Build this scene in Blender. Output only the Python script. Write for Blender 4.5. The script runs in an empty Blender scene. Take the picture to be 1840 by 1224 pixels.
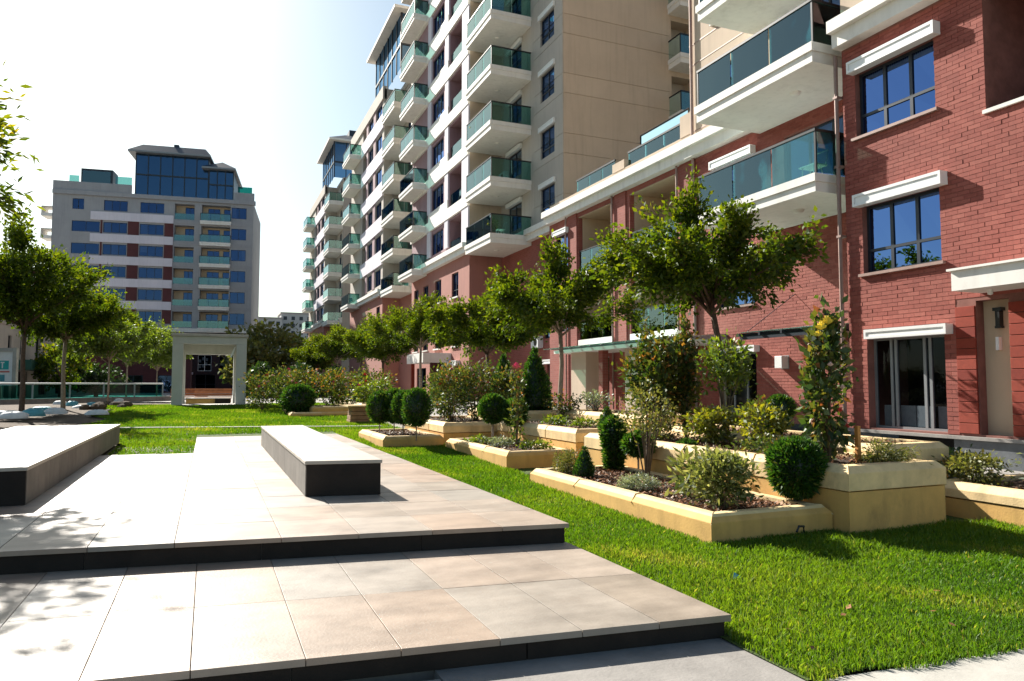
import bpy, math, random
import numpy as np
from mathutils import Vector

R = math.radians
random.seed(11)
rng = np.random.default_rng(11)
scene = bpy.context.scene
col = scene.collection

# ------------------------------------------------------------------ camera, sky, sun, exposure
F, CX, CY, HOR, EYE = 1300.0, 920.0, 612.0, 690.0, 1.6
YAW = math.atan((CX - 375) / F)
PIT = math.atan((HOR - CY) / F)
cam_d = bpy.data.cameras.new('camera')
cam_d.sensor_width = 36.0
cam_d.lens = 36.0 * F / 1840.0
cam_d.clip_start = 0.05
cam_d.clip_end = 5000
cam = bpy.data.objects.new('camera', cam_d)
cam.location = (0, 0, EYE)
cam.rotation_euler = (math.pi / 2 + PIT, 0, -YAW)
col.objects.link(cam)
scene.camera = cam

SUN_AZ = R(-17)      # seen from above, measured from +Y towards +X: the sun stands ahead and to the left
SUN_EL = R(34)
world = bpy.data.worlds.new('World')
scene.world = world
world.use_nodes = True
wn = world.node_tree
bgn = wn.nodes['Background']
sky = wn.nodes.new('ShaderNodeTexSky')
sky.sky_type = 'NISHITA'
sky.sun_disc = False
sky.sun_elevation = SUN_EL
sky.sun_rotation = SUN_AZ
sky.air_density = 1.0
sky.dust_density = 1.1
sky.ozone_density = 0.0
wbal = wn.nodes.new('ShaderNodeMix'); wbal.data_type = 'RGBA'; wbal.blend_type = 'MULTIPLY'      # even white balance of the whole sky
wbal.inputs['Factor'].default_value = 1.0
wbal.inputs['B'].default_value = (0.89, 1.0, 0.98, 1.0)
wn.links.new(sky.outputs[0], wbal.inputs['A'])
wn.links.new(wbal.outputs['Result'], bgn.inputs[0])
bgn.inputs[1].default_value = 0.056
sun_d = bpy.data.lights.new('sun', 'SUN')
sun_d.energy = 5.0
sun_d.angle = R(0.5)
sun_d.color = (1.0, 0.95, 0.86)
sun = bpy.data.objects.new('sun', sun_d)
sdir = Vector((math.sin(SUN_AZ) * math.cos(SUN_EL), math.cos(SUN_AZ) * math.cos(SUN_EL), math.sin(SUN_EL)))
sun.rotation_euler = sdir.to_track_quat('Z', 'Y').to_euler()
sun.location = sdir * 60
col.objects.link(sun)
vs = scene.view_settings
vs.view_transform = 'Standard'
vs.look = 'None'
vs.exposure = 1.3
vs.gamma = 1.0
scene.cycles.max_bounces = 6
scene.cycles.transparent_max_bounces = 12
scene.cycles.use_denoising = True

# ------------------------------------------------------------------ pixel -> place helpers
_sy, _cy, _sp, _cp = math.sin(YAW), math.cos(YAW), math.sin(PIT), math.cos(PIT)
FWD = np.array([_sy * _cp, _cy * _cp, _sp])
RGT = np.array([_cy, -_sy, 0.0])
UPV = np.cross(RGT, FWD)
EYEP = np.array([0, 0, EYE])

def ray(x, y):
    return FWD + (x - CX) / F * RGT - (y - CY) / F * UPV

def onz(x, y, z):
    d = ray(x, y)
    return EYEP + (z - EYE) / d[2] * d

def onx(x, y, X):
    d = ray(x, y)
    return EYEP + X / d[0] * d

def depth(p):
    return float((np.array(p) - EYEP) @ FWD)

# ------------------------------------------------------------------ materials
MATS = {}

def nodes_of(name):
    m = bpy.data.materials.new(name)
    m.use_nodes = True
    MATS[name] = m
    nt = m.node_tree
    return m, nt, nt.nodes['Principled BSDF'], nt.nodes.new, nt.links.new

def c4(c):
    return (c[0], c[1], c[2], 1.0)

def pm(name, colr, rough=0.75, var=0.15, scale=3.0, bump=0.0, bscale=60.0, metal=0.0, spec=0.4, streak=0.0, col2=None, dist=0.01):
    m, nt, b, N, L = nodes_of(name)
    tc = N('ShaderNodeTexCoord')
    oi = N('ShaderNodeObjectInfo')
    no = N('ShaderNodeTexNoise')
    no.inputs['Scale'].default_value = scale
    no.inputs['Detail'].default_value = 6
    no.inputs['Roughness'].default_value = 0.65
    L(tc.outputs['Object'], no.inputs['Vector'])
    mx = N('ShaderNodeMix'); mx.data_type = 'RGBA'
    a = [max(0, x * (1 - var)) for x in colr]
    c2 = col2 if col2 else [min(1, x * (1 + var)) for x in colr]
    mx.inputs['A'].default_value = c4(a)
    mx.inputs['B'].default_value = c4(c2)
    rp = N('ShaderNodeMapRange')
    rp.inputs['From Min'].default_value = 0.3
    rp.inputs['From Max'].default_value = 0.7
    L(no.outputs['Fac'], rp.inputs['Value'])
    L(rp.outputs['Result'], mx.inputs['Factor'])
    out = mx.outputs['Result']
    if streak > 0:
        mp = N('ShaderNodeMapping')
        mp.inputs['Scale'].default_value = (5, 5, 0.35)
        L(tc.outputs['Object'], mp.inputs['Vector'])
        n2 = N('ShaderNodeTexNoise'); n2.inputs['Scale'].default_value = 1.0; n2.inputs['Detail'].default_value = 5
        L(mp.outputs['Vector'], n2.inputs['Vector'])
        r2 = N('ShaderNodeMapRange')
        r2.inputs['From Min'].default_value = 0.5; r2.inputs['From Max'].default_value = 0.8
        r2.inputs['To Min'].default_value = 0.0; r2.inputs['To Max'].default_value = streak
        L(n2.outputs['Fac'], r2.inputs['Value'])
        m2 = N('ShaderNodeMix'); m2.data_type = 'RGBA'
        m2.inputs['B'].default_value = c4([x * 0.45 for x in colr])
        L(r2.outputs['Result'], m2.inputs['Factor'])
        L(out, m2.inputs['A'])
        out = m2.outputs['Result']
    # every piece a little different
    hv = N('ShaderNodeHueSaturation')
    r3 = N('ShaderNodeMapRange')
    r3.inputs['To Min'].default_value = 1 - var * 0.7; r3.inputs['To Max'].default_value = 1 + var * 0.5
    L(oi.outputs['Random'], r3.inputs['Value'])
    L(r3.outputs['Result'], hv.inputs['Value'])
    L(out, hv.inputs['Color'])
    L(hv.outputs['Color'], b.inputs['Base Color'])
    b.inputs['Roughness'].default_value = rough
    b.inputs['Metallic'].default_value = metal
    b.inputs['Specular IOR Level'].default_value = spec
    if bump > 0:
        n3 = N('ShaderNodeTexNoise'); n3.inputs['Scale'].default_value = bscale; n3.inputs['Detail'].default_value = 4
        L(tc.outputs['Object'], n3.inputs['Vector'])
        bp = N('ShaderNodeBump'); bp.inputs['Strength'].default_value = bump; bp.inputs['Distance'].default_value = dist
        L(n3.outputs['Fac'], bp.inputs['Height'])
        L(bp.outputs['Normal'], b.inputs['Normal'])
    return m

def attr_brick(name, a, b_, c, rough=0.85):
    """bricks laid one by one: colour from a per-brick number"""
    m, nt, b, N, L = nodes_of(name)
    at = N('ShaderNodeAttribute'); at.attribute_name = 'rnd'
    oi = N('ShaderNodeObjectInfo')
    ad = N('ShaderNodeMath'); ad.operation = 'ADD'
    L(at.outputs['Fac'], ad.inputs[0]); L(oi.outputs['Random'], ad.inputs[1])
    fr = N('ShaderNodeMath'); fr.operation = 'FRACT'
    L(ad.outputs[0], fr.inputs[0])
    cr = N('ShaderNodeValToRGB')
    e = cr.color_ramp.elements
    e[0].color = c4(a); e[1].color = c4(c); e[1].position = 1.0
    n = e.new(0.5); n.color = c4(b_)
    L(fr.outputs[0], cr.inputs['Fac'])
    ge = N('ShaderNodeNewGeometry')
    no = N('ShaderNodeTexNoise'); no.inputs['Scale'].default_value = 14; no.inputs['Detail'].default_value = 5
    L(ge.outputs['Position'], no.inputs['Vector'])
    n2 = N('ShaderNodeTexNoise'); n2.inputs['Scale'].default_value = 0.6; n2.inputs['Detail'].default_value = 4
    L(ge.outputs['Position'], n2.inputs['Vector'])
    mu = N('ShaderNodeMath'); mu.operation = 'MULTIPLY_ADD'; mu.inputs[1].default_value = 0.5; mu.inputs[2].default_value = 0.5
    L(no.outputs['Fac'], mu.inputs[0])
    mu2 = N('ShaderNodeMath'); mu2.operation = 'MULTIPLY_ADD'; mu2.inputs[1].default_value = 0.5
    L(n2.outputs['Fac'], mu2.inputs[0]); L(mu.outputs[0], mu2.inputs[2])
    hv = N('ShaderNodeHueSaturation')
    L(mu2.outputs[0], hv.inputs['Value']); L(cr.outputs['Color'], hv.inputs['Color'])
    L(hv.outputs['Color'], b.inputs['Base Color'])
    b.inputs['Roughness'].default_value = rough
    bp = N('ShaderNodeBump'); bp.inputs['Strength'].default_value = 0.5; bp.inputs['Distance'].default_value = 0.004
    n4 = N('ShaderNodeTexNoise'); n4.inputs['Scale'].default_value = 90
    L(ge.outputs['Position'], n4.inputs['Vector']); L(n4.outputs['Fac'], bp.inputs['Height'])
    L(bp.outputs['Normal'], b.inputs['Normal'])
    return m

def tex_brick(name, c1, c2, mortar):
    """brickwork too far away to tell the bricks apart"""
    m, nt, b, N, L = nodes_of(name)
    ge = N('ShaderNodeNewGeometry')
    sx = N('ShaderNodeSeparateXYZ'); L(ge.outputs['Position'], sx.inputs[0])
    ad = N('ShaderNodeMath'); ad.operation = 'ADD'; L(sx.outputs[0], ad.inputs[0]); L(sx.outputs[1], ad.inputs[1])
    cb = N('ShaderNodeCombineXYZ'); L(ad.outputs[0], cb.inputs[0]); L(sx.outputs[2], cb.inputs[1])
    br = N('ShaderNodeTexBrick')
    br.inputs['Scale'].default_value = 1.0
    br.inputs['Brick Width'].default_value = 0.27; br.inputs['Row Height'].default_value = 0.1
    br.inputs['Mortar Size'].default_value = 0.006
    br.inputs['Color1'].default_value = c4(c1); br.inputs['Color2'].default_value = c4(c2); br.inputs['Mortar'].default_value = c4(mortar)
    L(cb.outputs[0], br.inputs['Vector'])
    no = N('ShaderNodeTexNoise'); no.inputs['Scale'].default_value = 0.7; no.inputs['Detail'].default_value = 5
    L(ge.outputs['Position'], no.inputs['Vector'])
    mu = N('ShaderNodeMath'); mu.operation = 'MULTIPLY_ADD'; mu.inputs[1].default_value = 0.7; mu.inputs[2].default_value = 0.65
    L(no.outputs['Fac'], mu.inputs[0])
    hv = N('ShaderNodeHueSaturation'); L(mu.outputs[0], hv.inputs['Value']); L(br.outputs['Color'], hv.inputs['Color'])
    L(hv.outputs['Color'], b.inputs['Base Color'])
    b.inputs['Roughness'].default_value = 0.9
    return m

def glass(name, tint, gloss, through, rough=0.02, fres=0.5):
    m, nt, b, N, L = nodes_of(name)
    nt.nodes.remove(b)
    tr = N('ShaderNodeBsdfTransparent'); tr.inputs[0].default_value = c4(through)
    gl = N('ShaderNodeBsdfGlossy'); gl.inputs[0].default_value = c4(tint); gl.inputs['Roughness'].default_value = rough
    lw = N('ShaderNodeLayerWeight'); lw.inputs['Blend'].default_value = fres
    ma = N('ShaderNodeMath'); ma.operation = 'MULTIPLY_ADD'; ma.inputs[1].default_value = 1 - gloss; ma.inputs[2].default_value = gloss
    ma.use_clamp = True
    L(lw.outputs['Fresnel'], ma.inputs[0])
    ge = N('ShaderNodeNewGeometry')
    no = N('ShaderNodeTexNoise'); no.inputs['Scale'].default_value = 0.9; no.inputs['Detail'].default_value = 1
    L(ge.outputs['Position'], no.inputs['Vector'])
    bp = N('ShaderNodeBump'); bp.inputs['Strength'].default_value = 0.12; bp.inputs['Distance'].default_value = 0.05
    L(no.outputs['Fac'], bp.inputs['Height']); L(bp.outputs['Normal'], gl.inputs['Normal'])
    mx = N('ShaderNodeMixShader')
    L(ma.outputs[0], mx.inputs[0]); L(tr.outputs[0], mx.inputs[1]); L(gl.outputs[0], mx.inputs[2])
    L(mx.outputs[0], nt.nodes['Material Output'].inputs[0])
    return m

def leafmat(name, cols, trans=0.45, gloss=0.06, tmul=(1.5, 1.5, 0.7)):
    m, nt, b, N, L = nodes_of(name)
    nt.nodes.remove(b)
    at = N('ShaderNodeAttribute'); at.attribute_name = 'rnd'
    cr = N('ShaderNodeValToRGB')
    e = cr.color_ramp.elements
    n = len(cols)
    e[0].color = c4(cols[0]); e[1].color = c4(cols[-1])
    for i in range(1, n - 1):
        k = e.new(i / (n - 1)); k.color = c4(cols[i])
    L(at.outputs['Fac'], cr.inputs['Fac'])
    df = N('ShaderNodeBsdfDiffuse'); L(cr.outputs['Color'], df.inputs[0])
    tl = N('ShaderNodeBsdfTranslucent')
    mm = N('ShaderNodeMix'); mm.data_type = 'RGBA'; mm.blend_type = 'MULTIPLY'; mm.inputs['Factor'].default_value = 1.0
    mm.inputs['B'].default_value = c4(tmul)
    L(cr.outputs['Color'], mm.inputs['A']); L(mm.outputs['Result'], tl.inputs[0])
    gl = N('ShaderNodeBsdfGlossy'); gl.inputs['Roughness'].default_value = 0.5; gl.inputs[0].default_value = (0.9, 0.95, 0.9, 1)
    m1 = N('ShaderNodeMixShader'); m1.inputs[0].default_value = trans
    L(df.outputs[0], m1.inputs[1]); L(tl.outputs[0], m1.inputs[2])
    m2 = N('ShaderNodeMixShader'); m2.inputs[0].default_value = gloss
    L(m1.outputs[0], m2.inputs[1]); L(gl.outputs[0], m2.inputs[2])
    L(m2.outputs[0], nt.nodes['Material Output'].inputs[0])
    return m

pm('stucco', (0.53, 0.42, 0.32), 0.9, 0.07, 0.6, 0.15, 90, streak=0.22)
pm('stucco_grey', (0.46, 0.41, 0.36), 0.9, 0.07, 0.6, 0.15, 90, streak=0.25)
pm('stucco_cool', (0.33, 0.33, 0.345), 0.9, 0.07, 0.6, streak=0.25)
pm('stucco_warm', (0.55, 0.43, 0.30), 0.9, 0.08, 0.8, streak=0.2)
pm('white_paint', (0.78, 0.75, 0.70), 0.75, 0.06, 1.2, 0.1, 80, streak=0.22)
pm('white_metal', (0.78, 0.78, 0.77), 0.45, 0.04, 2.0, streak=0.12)
pm('lilac_band', (0.66, 0.62, 0.68), 0.8, 0.06, 0.8, streak=0.2)
pm('brown_panel', (0.10, 0.032, 0.034), 0.85, 0.15, 1.0, streak=0.2)
pm('maroon_dark', (0.035, 0.016, 0.018), 0.85, 0.2, 1.0)
pm('plum_panel', (0.30, 0.19, 0.21), 0.85, 0.1, 1.0, streak=0.2)
pm('mortar', (0.25, 0.11, 0.09), 0.95, 0.25, 3.0, 0.3, 60)
attr_brick('brick', (0.245, 0.058, 0.042), (0.28, 0.072, 0.053), (0.32, 0.092, 0.068))
attr_brick('brick_dark', (0.20, 0.022, 0.010), (0.24, 0.030, 0.013), (0.28, 0.042, 0.02))
tex_brick('brickwork', (0.255, 0.065, 0.048), (0.30, 0.085, 0.065), (0.28, 0.13, 0.105))
pm('pink_render', (0.40, 0.17, 0.135), 0.9, 0.08, 0.8, 0.1, 60, streak=0.25)
pm('frame_dark', (0.022, 0.028, 0.04), 0.4, 0.1, 4)
pm('frame_grey', (0.25, 0.26, 0.27), 0.45, 0.1, 4, metal=0.3)
pm('rail_black', (0.012, 0.014, 0.016), 0.35, 0.1, 4)
pm('pipe', (0.30, 0.20, 0.17), 0.5, 0.15, 6, metal=0.2)
pm('roof_slate', (0.03, 0.045, 0.07), 0.55, 0.2, 2, streak=0.3)
pm('curtain', (0.62, 0.60, 0.56), 0.9, 0.1, 8)
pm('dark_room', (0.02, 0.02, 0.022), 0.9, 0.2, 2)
pm('plinth', (0.13, 0.14, 0.15), 0.55, 0.25, 3, 0.15, 40, streak=0.3)
pm('slab_stone', (0.47, 0.40, 0.33), 0.42, 0.13, 2.2, 0.12, 70, streak=0.0, col2=(0.56, 0.52, 0.47))
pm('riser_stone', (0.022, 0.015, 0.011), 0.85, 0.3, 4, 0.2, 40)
pm('joint', (0.16, 0.14, 0.12), 0.9, 0.2, 5)
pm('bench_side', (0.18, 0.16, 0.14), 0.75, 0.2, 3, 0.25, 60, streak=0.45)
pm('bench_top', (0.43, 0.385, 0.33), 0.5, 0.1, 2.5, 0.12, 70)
pm('concrete', (0.27, 0.25, 0.23), 0.85, 0.18, 4, 0.25, 50)
pm('concrete_white', (0.40, 0.38, 0.34), 0.8, 0.12, 3, 0.15, 50, streak=0.2)
pm('portal', (0.50, 0.51, 0.48), 0.8, 0.07, 2, 0.1, 50, streak=0.2)
pm('planter_cap', (0.74, 0.54, 0.28), 0.75, 0.16, 4, 0.3, 50, streak=0.4)
pm('planter_side', (0.64, 0.38, 0.12), 0.8, 0.14, 2.5, 0.2, 50, streak=0.4)  # ochre stronger than the cap: warm tone of shaded sides put into the colour
pm('soil', (0.06, 0.038, 0.024), 0.95, 0.4, 14, 0.9, 30, dist=0.05)
pm('dirt', (0.10, 0.066, 0.04), 0.95, 0.35, 3, 0.7, 20, dist=0.05)
pm('lawn', (0.045, 0.085, 0.008), 0.95, 0.4, 5, 0.8, 60, dist=0.03, col2=(0.09, 0.14, 0.012))
pm('ground', (0.20, 0.18, 0.15), 0.9, 0.3, 0.2)
pm('bark', (0.10, 0.065, 0.045), 0.9, 0.35, 12, 0.7, 40, dist=0.02)
pm('bark_pale', (0.30, 0.24, 0.18), 0.9, 0.3, 12, 0.7, 40, dist=0.02)
pm('stem', (0.12, 0.085, 0.05), 0.9, 0.3, 20)
pm('wood', (0.36, 0.13, 0.05), 0.6, 0.25, 6, 0.2, 30)
pm('stake', (0.55, 0.24, 0.06), 0.7, 0.15, 10)
pm('timber', (0.30, 0.17, 0.09), 0.85, 0.3, 6, 0.3, 30)
pm('bag_white', (0.72, 0.72, 0.70), 0.7, 0.12, 6, 0.4, 12, dist=0.04)
pm('bag_teal', (0.10, 0.33, 0.38), 0.6, 0.15, 6, 0.4, 12, dist=0.04)
pm('teal_print', (0.03, 0.42, 0.40), 0.6, 0.1, 6)
pm('red_print', (0.65, 0.16, 0.12), 0.6, 0.1, 6)
pm('white_print', (0.82, 0.82, 0.80), 0.6, 0.05, 6)
pm('green_panel', (0.02, 0.09, 0.07), 0.6, 0.2, 3)
pm('far_wall', (0.44, 0.43, 0.43), 0.9, 0.12, 0.1)
pm('far_roof', (0.33, 0.30, 0.29), 0.9, 0.1, 0.1)
pm('hill', (0.10, 0.12, 0.07), 0.95, 0.3, 0.03)
pm('rose_yellow', (0.85, 0.68, 0.10), 0.6, 0.15, 30)
pm('rose_pink', (0.72, 0.13, 0.24), 0.6, 0.15, 30)
pm('rose_red', (0.55, 0.06, 0.05), 0.6, 0.2, 30)
pm('rose_pale', (0.80, 0.55, 0.50), 0.6, 0.15, 30)
pm('copper_leafless', (0.33, 0.22, 0.10), 0.9, 0.2, 30)
glass('window_glass', (0.10, 0.175, 0.37), 0.26, (0.42, 0.5, 0.6))
glass('window_dim', (0.3, 0.36, 0.45), 0.02, (0.4, 0.45, 0.5), fres=0.15)
glass('balcony_glass', (0.55, 0.76, 0.80), 0.13, (0.38, 0.62, 0.57), fres=0.24)
glass('tower_glass', (0.10, 0.19, 0.32), 0.4, (0.10, 0.20, 0.30))
glass('canopy_glass', (0.6, 0.9, 0.85), 0.10, (0.45, 0.72, 0.66), rough=0.25)
glass('fence_glass', (0.3, 0.7, 0.66), 0.05, (0.06, 0.36, 0.31), fres=.25)
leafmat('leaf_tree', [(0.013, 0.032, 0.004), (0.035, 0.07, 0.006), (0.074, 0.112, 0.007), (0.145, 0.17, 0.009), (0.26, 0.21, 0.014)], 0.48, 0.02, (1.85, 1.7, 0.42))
leafmat('leaf_young', [(0.05, 0.09, 0.008), (0.09, 0.14, 0.01), (0.14, 0.18, 0.014), (0.22, 0.20, 0.018)], 0.5, 0.05)
leafmat('leaf_rose', [(0.018, 0.04, 0.012), (0.04, 0.075, 0.015), (0.08, 0.11, 0.02), (0.14, 0.12, 0.03), (0.22, 0.07, 0.035)], 0.4, 0.035, (1.6, 1.5, .6))
leafmat('leaf_red', [(0.015, 0.03, 0.006), (0.035, 0.07, 0.010), (0.07, 0.09, 0.012), (0.15, 0.10, 0.018), (0.30, 0.10, 0.03)], 0.45, 0.03)
leafmat('leaf_yellow', [(0.06, 0.09, 0.01), (0.14, 0.16, 0.012), (0.26, 0.24, 0.015), (0.36, 0.30, 0.02)], 0.45, 0.06)
leafmat('leaf_varieg', [(0.05, 0.075, 0.02), (0.12, 0.14, 0.04), (0.26, 0.26, 0.10), (0.42, 0.40, 0.22)], 0.4, 0.03)
leafmat('leaf_grey', [(0.12, 0.14, 0.10), (0.22, 0.25, 0.18), (0.32, 0.35, 0.27)], 0.3, 0.05)
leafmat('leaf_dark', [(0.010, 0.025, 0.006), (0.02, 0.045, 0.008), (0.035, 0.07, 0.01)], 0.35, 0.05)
leafmat('thuja', [(0.010, 0.035, 0.006), (0.02, 0.065, 0.008), (0.035, 0.10, 0.010), (0.06, 0.13, 0.012), (0.11, 0.12, 0.02)], 0.4, 0.03)
leafmat('leaf_olive', [(0.06, 0.075, 0.02), (0.11, 0.12, 0.03), (0.17, 0.16, 0.04), (0.20, 0.15, 0.05)], 0.4, 0.04)
leafmat('grass', [(0.028, 0.08, 0.004), (0.06, 0.14, 0.006), (0.11, 0.20, 0.008), (0.18, 0.25, 0.014), (0.34, 0.31, 0.07)], 0.45, 0.03, (1.4, 1.45, 0.6))
leafmat('mulch', [(0.04, 0.018, 0.010), (0.12, 0.045, 0.022), (0.23, 0.09, 0.04), (0.36, 0.18, 0.095)], 0.05, 0.05)

# ------------------------------------------------------------------ mesh helpers
ORG = {}

def tag(o, label=None, cat=None, group=None, kind=None):
    if label: o['label'] = label
    if cat: o['category'] = cat
    if group: o['group'] = group
    if kind: o['kind'] = kind
    return o

def thing(name, loc, label, cat, group=None):
    o = bpy.data.objects.new(name, None)
    o.empty_display_size = 0.2
    col.objects.link(o)
    o.location = loc
    ORG[o.name] = np.array(loc, float)
    return tag(o, label, cat, group)

class MB:
    def __init__(s):
        s.v = []; s.f = []; s.a = []      # a: per-vertex number, kept only when used
    def add(s, vs_, fs_):
        k = len(s.v)
        s.v += [tuple(p) for p in vs_]
        s.f += [tuple(i + k for i in f) for f in fs_]
        return s
    def box(s, x0, x1, y0, y1, z0, z1):
        return s.add([(x0, y0, z0), (x1, y0, z0), (x1, y1, z0), (x0, y1, z0), (x0, y0, z1), (x1, y0, z1), (x1, y1, z1), (x0, y1, z1)],
                     [(3, 2, 1, 0), (4, 5, 6, 7), (0, 1, 5, 4), (1, 2, 6, 5), (2, 3, 7, 6), (3, 0, 4, 7)])
    def prism(s, poly, z0, z1):
        n = len(poly)
        vs_ = [(p[0], p[1], z0) for p in poly] + [(p[0], p[1], z1) for p in poly]
        return s.add(vs_, [tuple(range(n - 1, -1, -1)), tuple(range(n, 2 * n))] + [(i, (i + 1) % n, n + (i + 1) % n, n + i) for i in range(n)])
    def quad(s, a, b, c, d):
        return s.add([a, b, c, d], [(0, 1, 2, 3)])
    def tube(s, pts, rad, n=6, cap=True):
        pts = [Vector(p) for p in pts]
        if not hasattr(rad, '__len__'): rad = [rad] * len(pts)
        rings = []
        vs_ = []
        for i, p in enumerate(pts):
            d = (pts[min(i + 1, len(pts) - 1)] - pts[max(i - 1, 0)])
            if d.length < 1e-6: d = Vector((0, 0, 1))
            d.normalize()
            a = d.orthogonal() if abs(d.z) < 0.9 else d.cross(Vector((1, 0, 0)))
            a.normalize(); b = d.cross(a)
            for k in range(n):
                t = 2 * math.pi * k / n
                vs_.append(p + (a * math.cos(t) + b * math.sin(t)) * rad[i])
        fs = []
        for i in range(len(pts) - 1):
            for k in range(n):
                fs.append((i * n + k, i * n + (k + 1) % n, (i + 1) * n + (k + 1) % n, (i + 1) * n + k))
        if cap:
            fs.append(tuple(range(n - 1, -1, -1))); m = (len(pts) - 1) * n
            fs.append(tuple(range(m, m + n)))
        return s.add(vs_, fs)
    def lathe(s, prof, n=16, c=(0, 0, 0)):
        vs_ = []
        for r, z in prof:
            for k in range(n):
                t = 2 * math.pi * k / n
                vs_.append((c[0] + r * math.cos(t), c[1] + r * math.sin(t), c[2] + z))
        fs = [(i * n + k, i * n + (k + 1) % n, (i + 1) * n + (k + 1) % n, (i + 1) * n + k) for i in range(len(prof) - 1) for k in range(n)]
        return s.add(vs_, fs)
    def mesh(s, name, o=(0, 0, 0), smooth=False):
        me = bpy.data.meshes.new(name)
        V = np.array(s.v, float).reshape(-1, 3) - np.array(o, float)
        me.from_pydata(V.tolist(), [], s.f)
        if s.a:
            at = me.attributes.new('rnd', 'FLOAT', 'POINT')
            at.data.foreach_set('value', np.array(s.a, np.float32))
        if smooth:
            me.polygons.foreach_set('use_smooth', [True] * len(me.polygons))
        me.update()
        return me
    def build(s, name, mat, parent=None, smooth=False, bevel=0.0, org=None):
        o0 = ORG[parent.name] if parent is not None else (org if org is not None else (0, 0, 0))
        me = s.mesh(name, o0, smooth)
        me.materials.append(MATS[mat])
        ob = bpy.data.objects.new(name, me)
        col.objects.link(ob)
        if parent is not None:
            ob.parent = parent
        else:
            ob.location = o0
        ORG[ob.name] = np.array(o0, float)
        if bevel > 0:
            bv = ob.modifiers.new('bevel', 'BEVEL'); bv.width = bevel; bv.segments = 2; bv.limit_method = 'ANGLE'
        return ob

def clone(o, parent=None, delta=(0, 0, 0), rz=None, scale=None):
    c = o.copy()
    col.objects.link(c)
    c.parent = parent
    c.location = Vector(o.location) + Vector(delta)
    if rz is not None: c.rotation_euler = (0, 0, rz)
    if scale is not None: c.scale = scale if hasattr(scale, '__len__') else (scale,) * 3
    ORG[c.name] = ORG[o.name] + np.array(delta, float)
    for ch in o.children:
        clone(ch, c)
    return c

def numpy_mesh(name, V, quads, rnd, mat, parent=None, kind=None, tri=False):
    """V (n,3), faces of equal size k given as (m,k) int array, rnd per vertex"""
    me = bpy.data.meshes.new(name)
    k = quads.shape[1]
    me.vertices.add(len(V)); me.vertices.foreach_set('co', V.astype(np.float32).ravel())
    me.loops.add(quads.size); me.loops.foreach_set('vertex_index', quads.astype(np.int32).ravel())
    me.polygons.add(len(quads))
    me.polygons.foreach_set('loop_start', np.arange(0, quads.size, k, dtype=np.int32))
    me.polygons.foreach_set('loop_total', np.full(len(quads), k, np.int32))
    at = me.attributes.new('rnd', 'FLOAT', 'POINT'); at.data.foreach_set('value', rnd.astype(np.float32))
    me.update(calc_edges=True)
    me.materials.append(MATS[mat])
    o = bpy.data.objects.new(name, me)
    col.objects.link(o)
    if parent is not None: o.parent = parent
    ORG[o.name] = np.array((0, 0, 0), float)
    if kind: o['kind'] = kind
    return o

class Fr:
    """a facade: u along the wall, d outwards, z up"""
    def __init__(s, o, U, N):
        s.o = np.array(o, float); s.U = np.array(U, float); s.N = np.array(N, float)
    def P(s, u, d, z):
        p = s.o + u * s.U + d * s.N
        return (p[0], p[1], z)
    def box(s, mb, u0, u1, d0, d1, z0, z1):
        P = s.P
        return mb.add([P(u0, d0, z0), P(u1, d0, z0), P(u1, d1, z0), P(u0, d1, z0), P(u0, d0, z1), P(u1, d0, z1), P(u1, d1, z1), P(u0, d1, z1)],
                      [(3, 2, 1, 0), (4, 5, 6, 7), (0, 1, 5, 4), (1, 2, 6, 5), (2, 3, 7, 6), (3, 0, 4, 7)])
    def wall(s, mb, u0, u1, z0, z1, holes=(), dep=0.25, d=0.0):
        us = sorted({u0, u1} | {min(max(h[k], u0), u1) for h in holes for k in (0, 1)})
        zs = sorted({z0, z1} | {min(max(h[k], z0), z1) for h in holes for k in (2, 3)})
        P = s.P
        for i in range(len(us) - 1):
            for j in range(len(zs) - 1):
                um, zm = (us[i] + us[i + 1]) / 2, (zs[j] + zs[j + 1]) / 2
                if any(h[0] < um < h[1] and h[2] < zm < h[3] for h in holes): continue
                mb.quad(P(us[i], d, zs[j]), P(us[i + 1], d, zs[j]), P(us[i + 1], d, zs[j + 1]), P(us[i], d, zs[j + 1]))
        for h in holes:
            dd = h[4] if len(h) > 4 else dep
            a, b, c, e = h[:4]
            mb.quad(P(a, d, c), P(b, d, c), P(b, d - dd, c), P(a, d - dd, c))
            mb.quad(P(a, d, e), P(b, d, e), P(b, d - dd, e), P(a, d - dd, e))
            mb.quad(P(a, d, c), P(a, d, e), P(a, d - dd, e), P(a, d - dd, c))
            mb.quad(P(b, d, c), P(b, d, e), P(b, d - dd, e), P(b, d - dd, c))
        return mb

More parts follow.
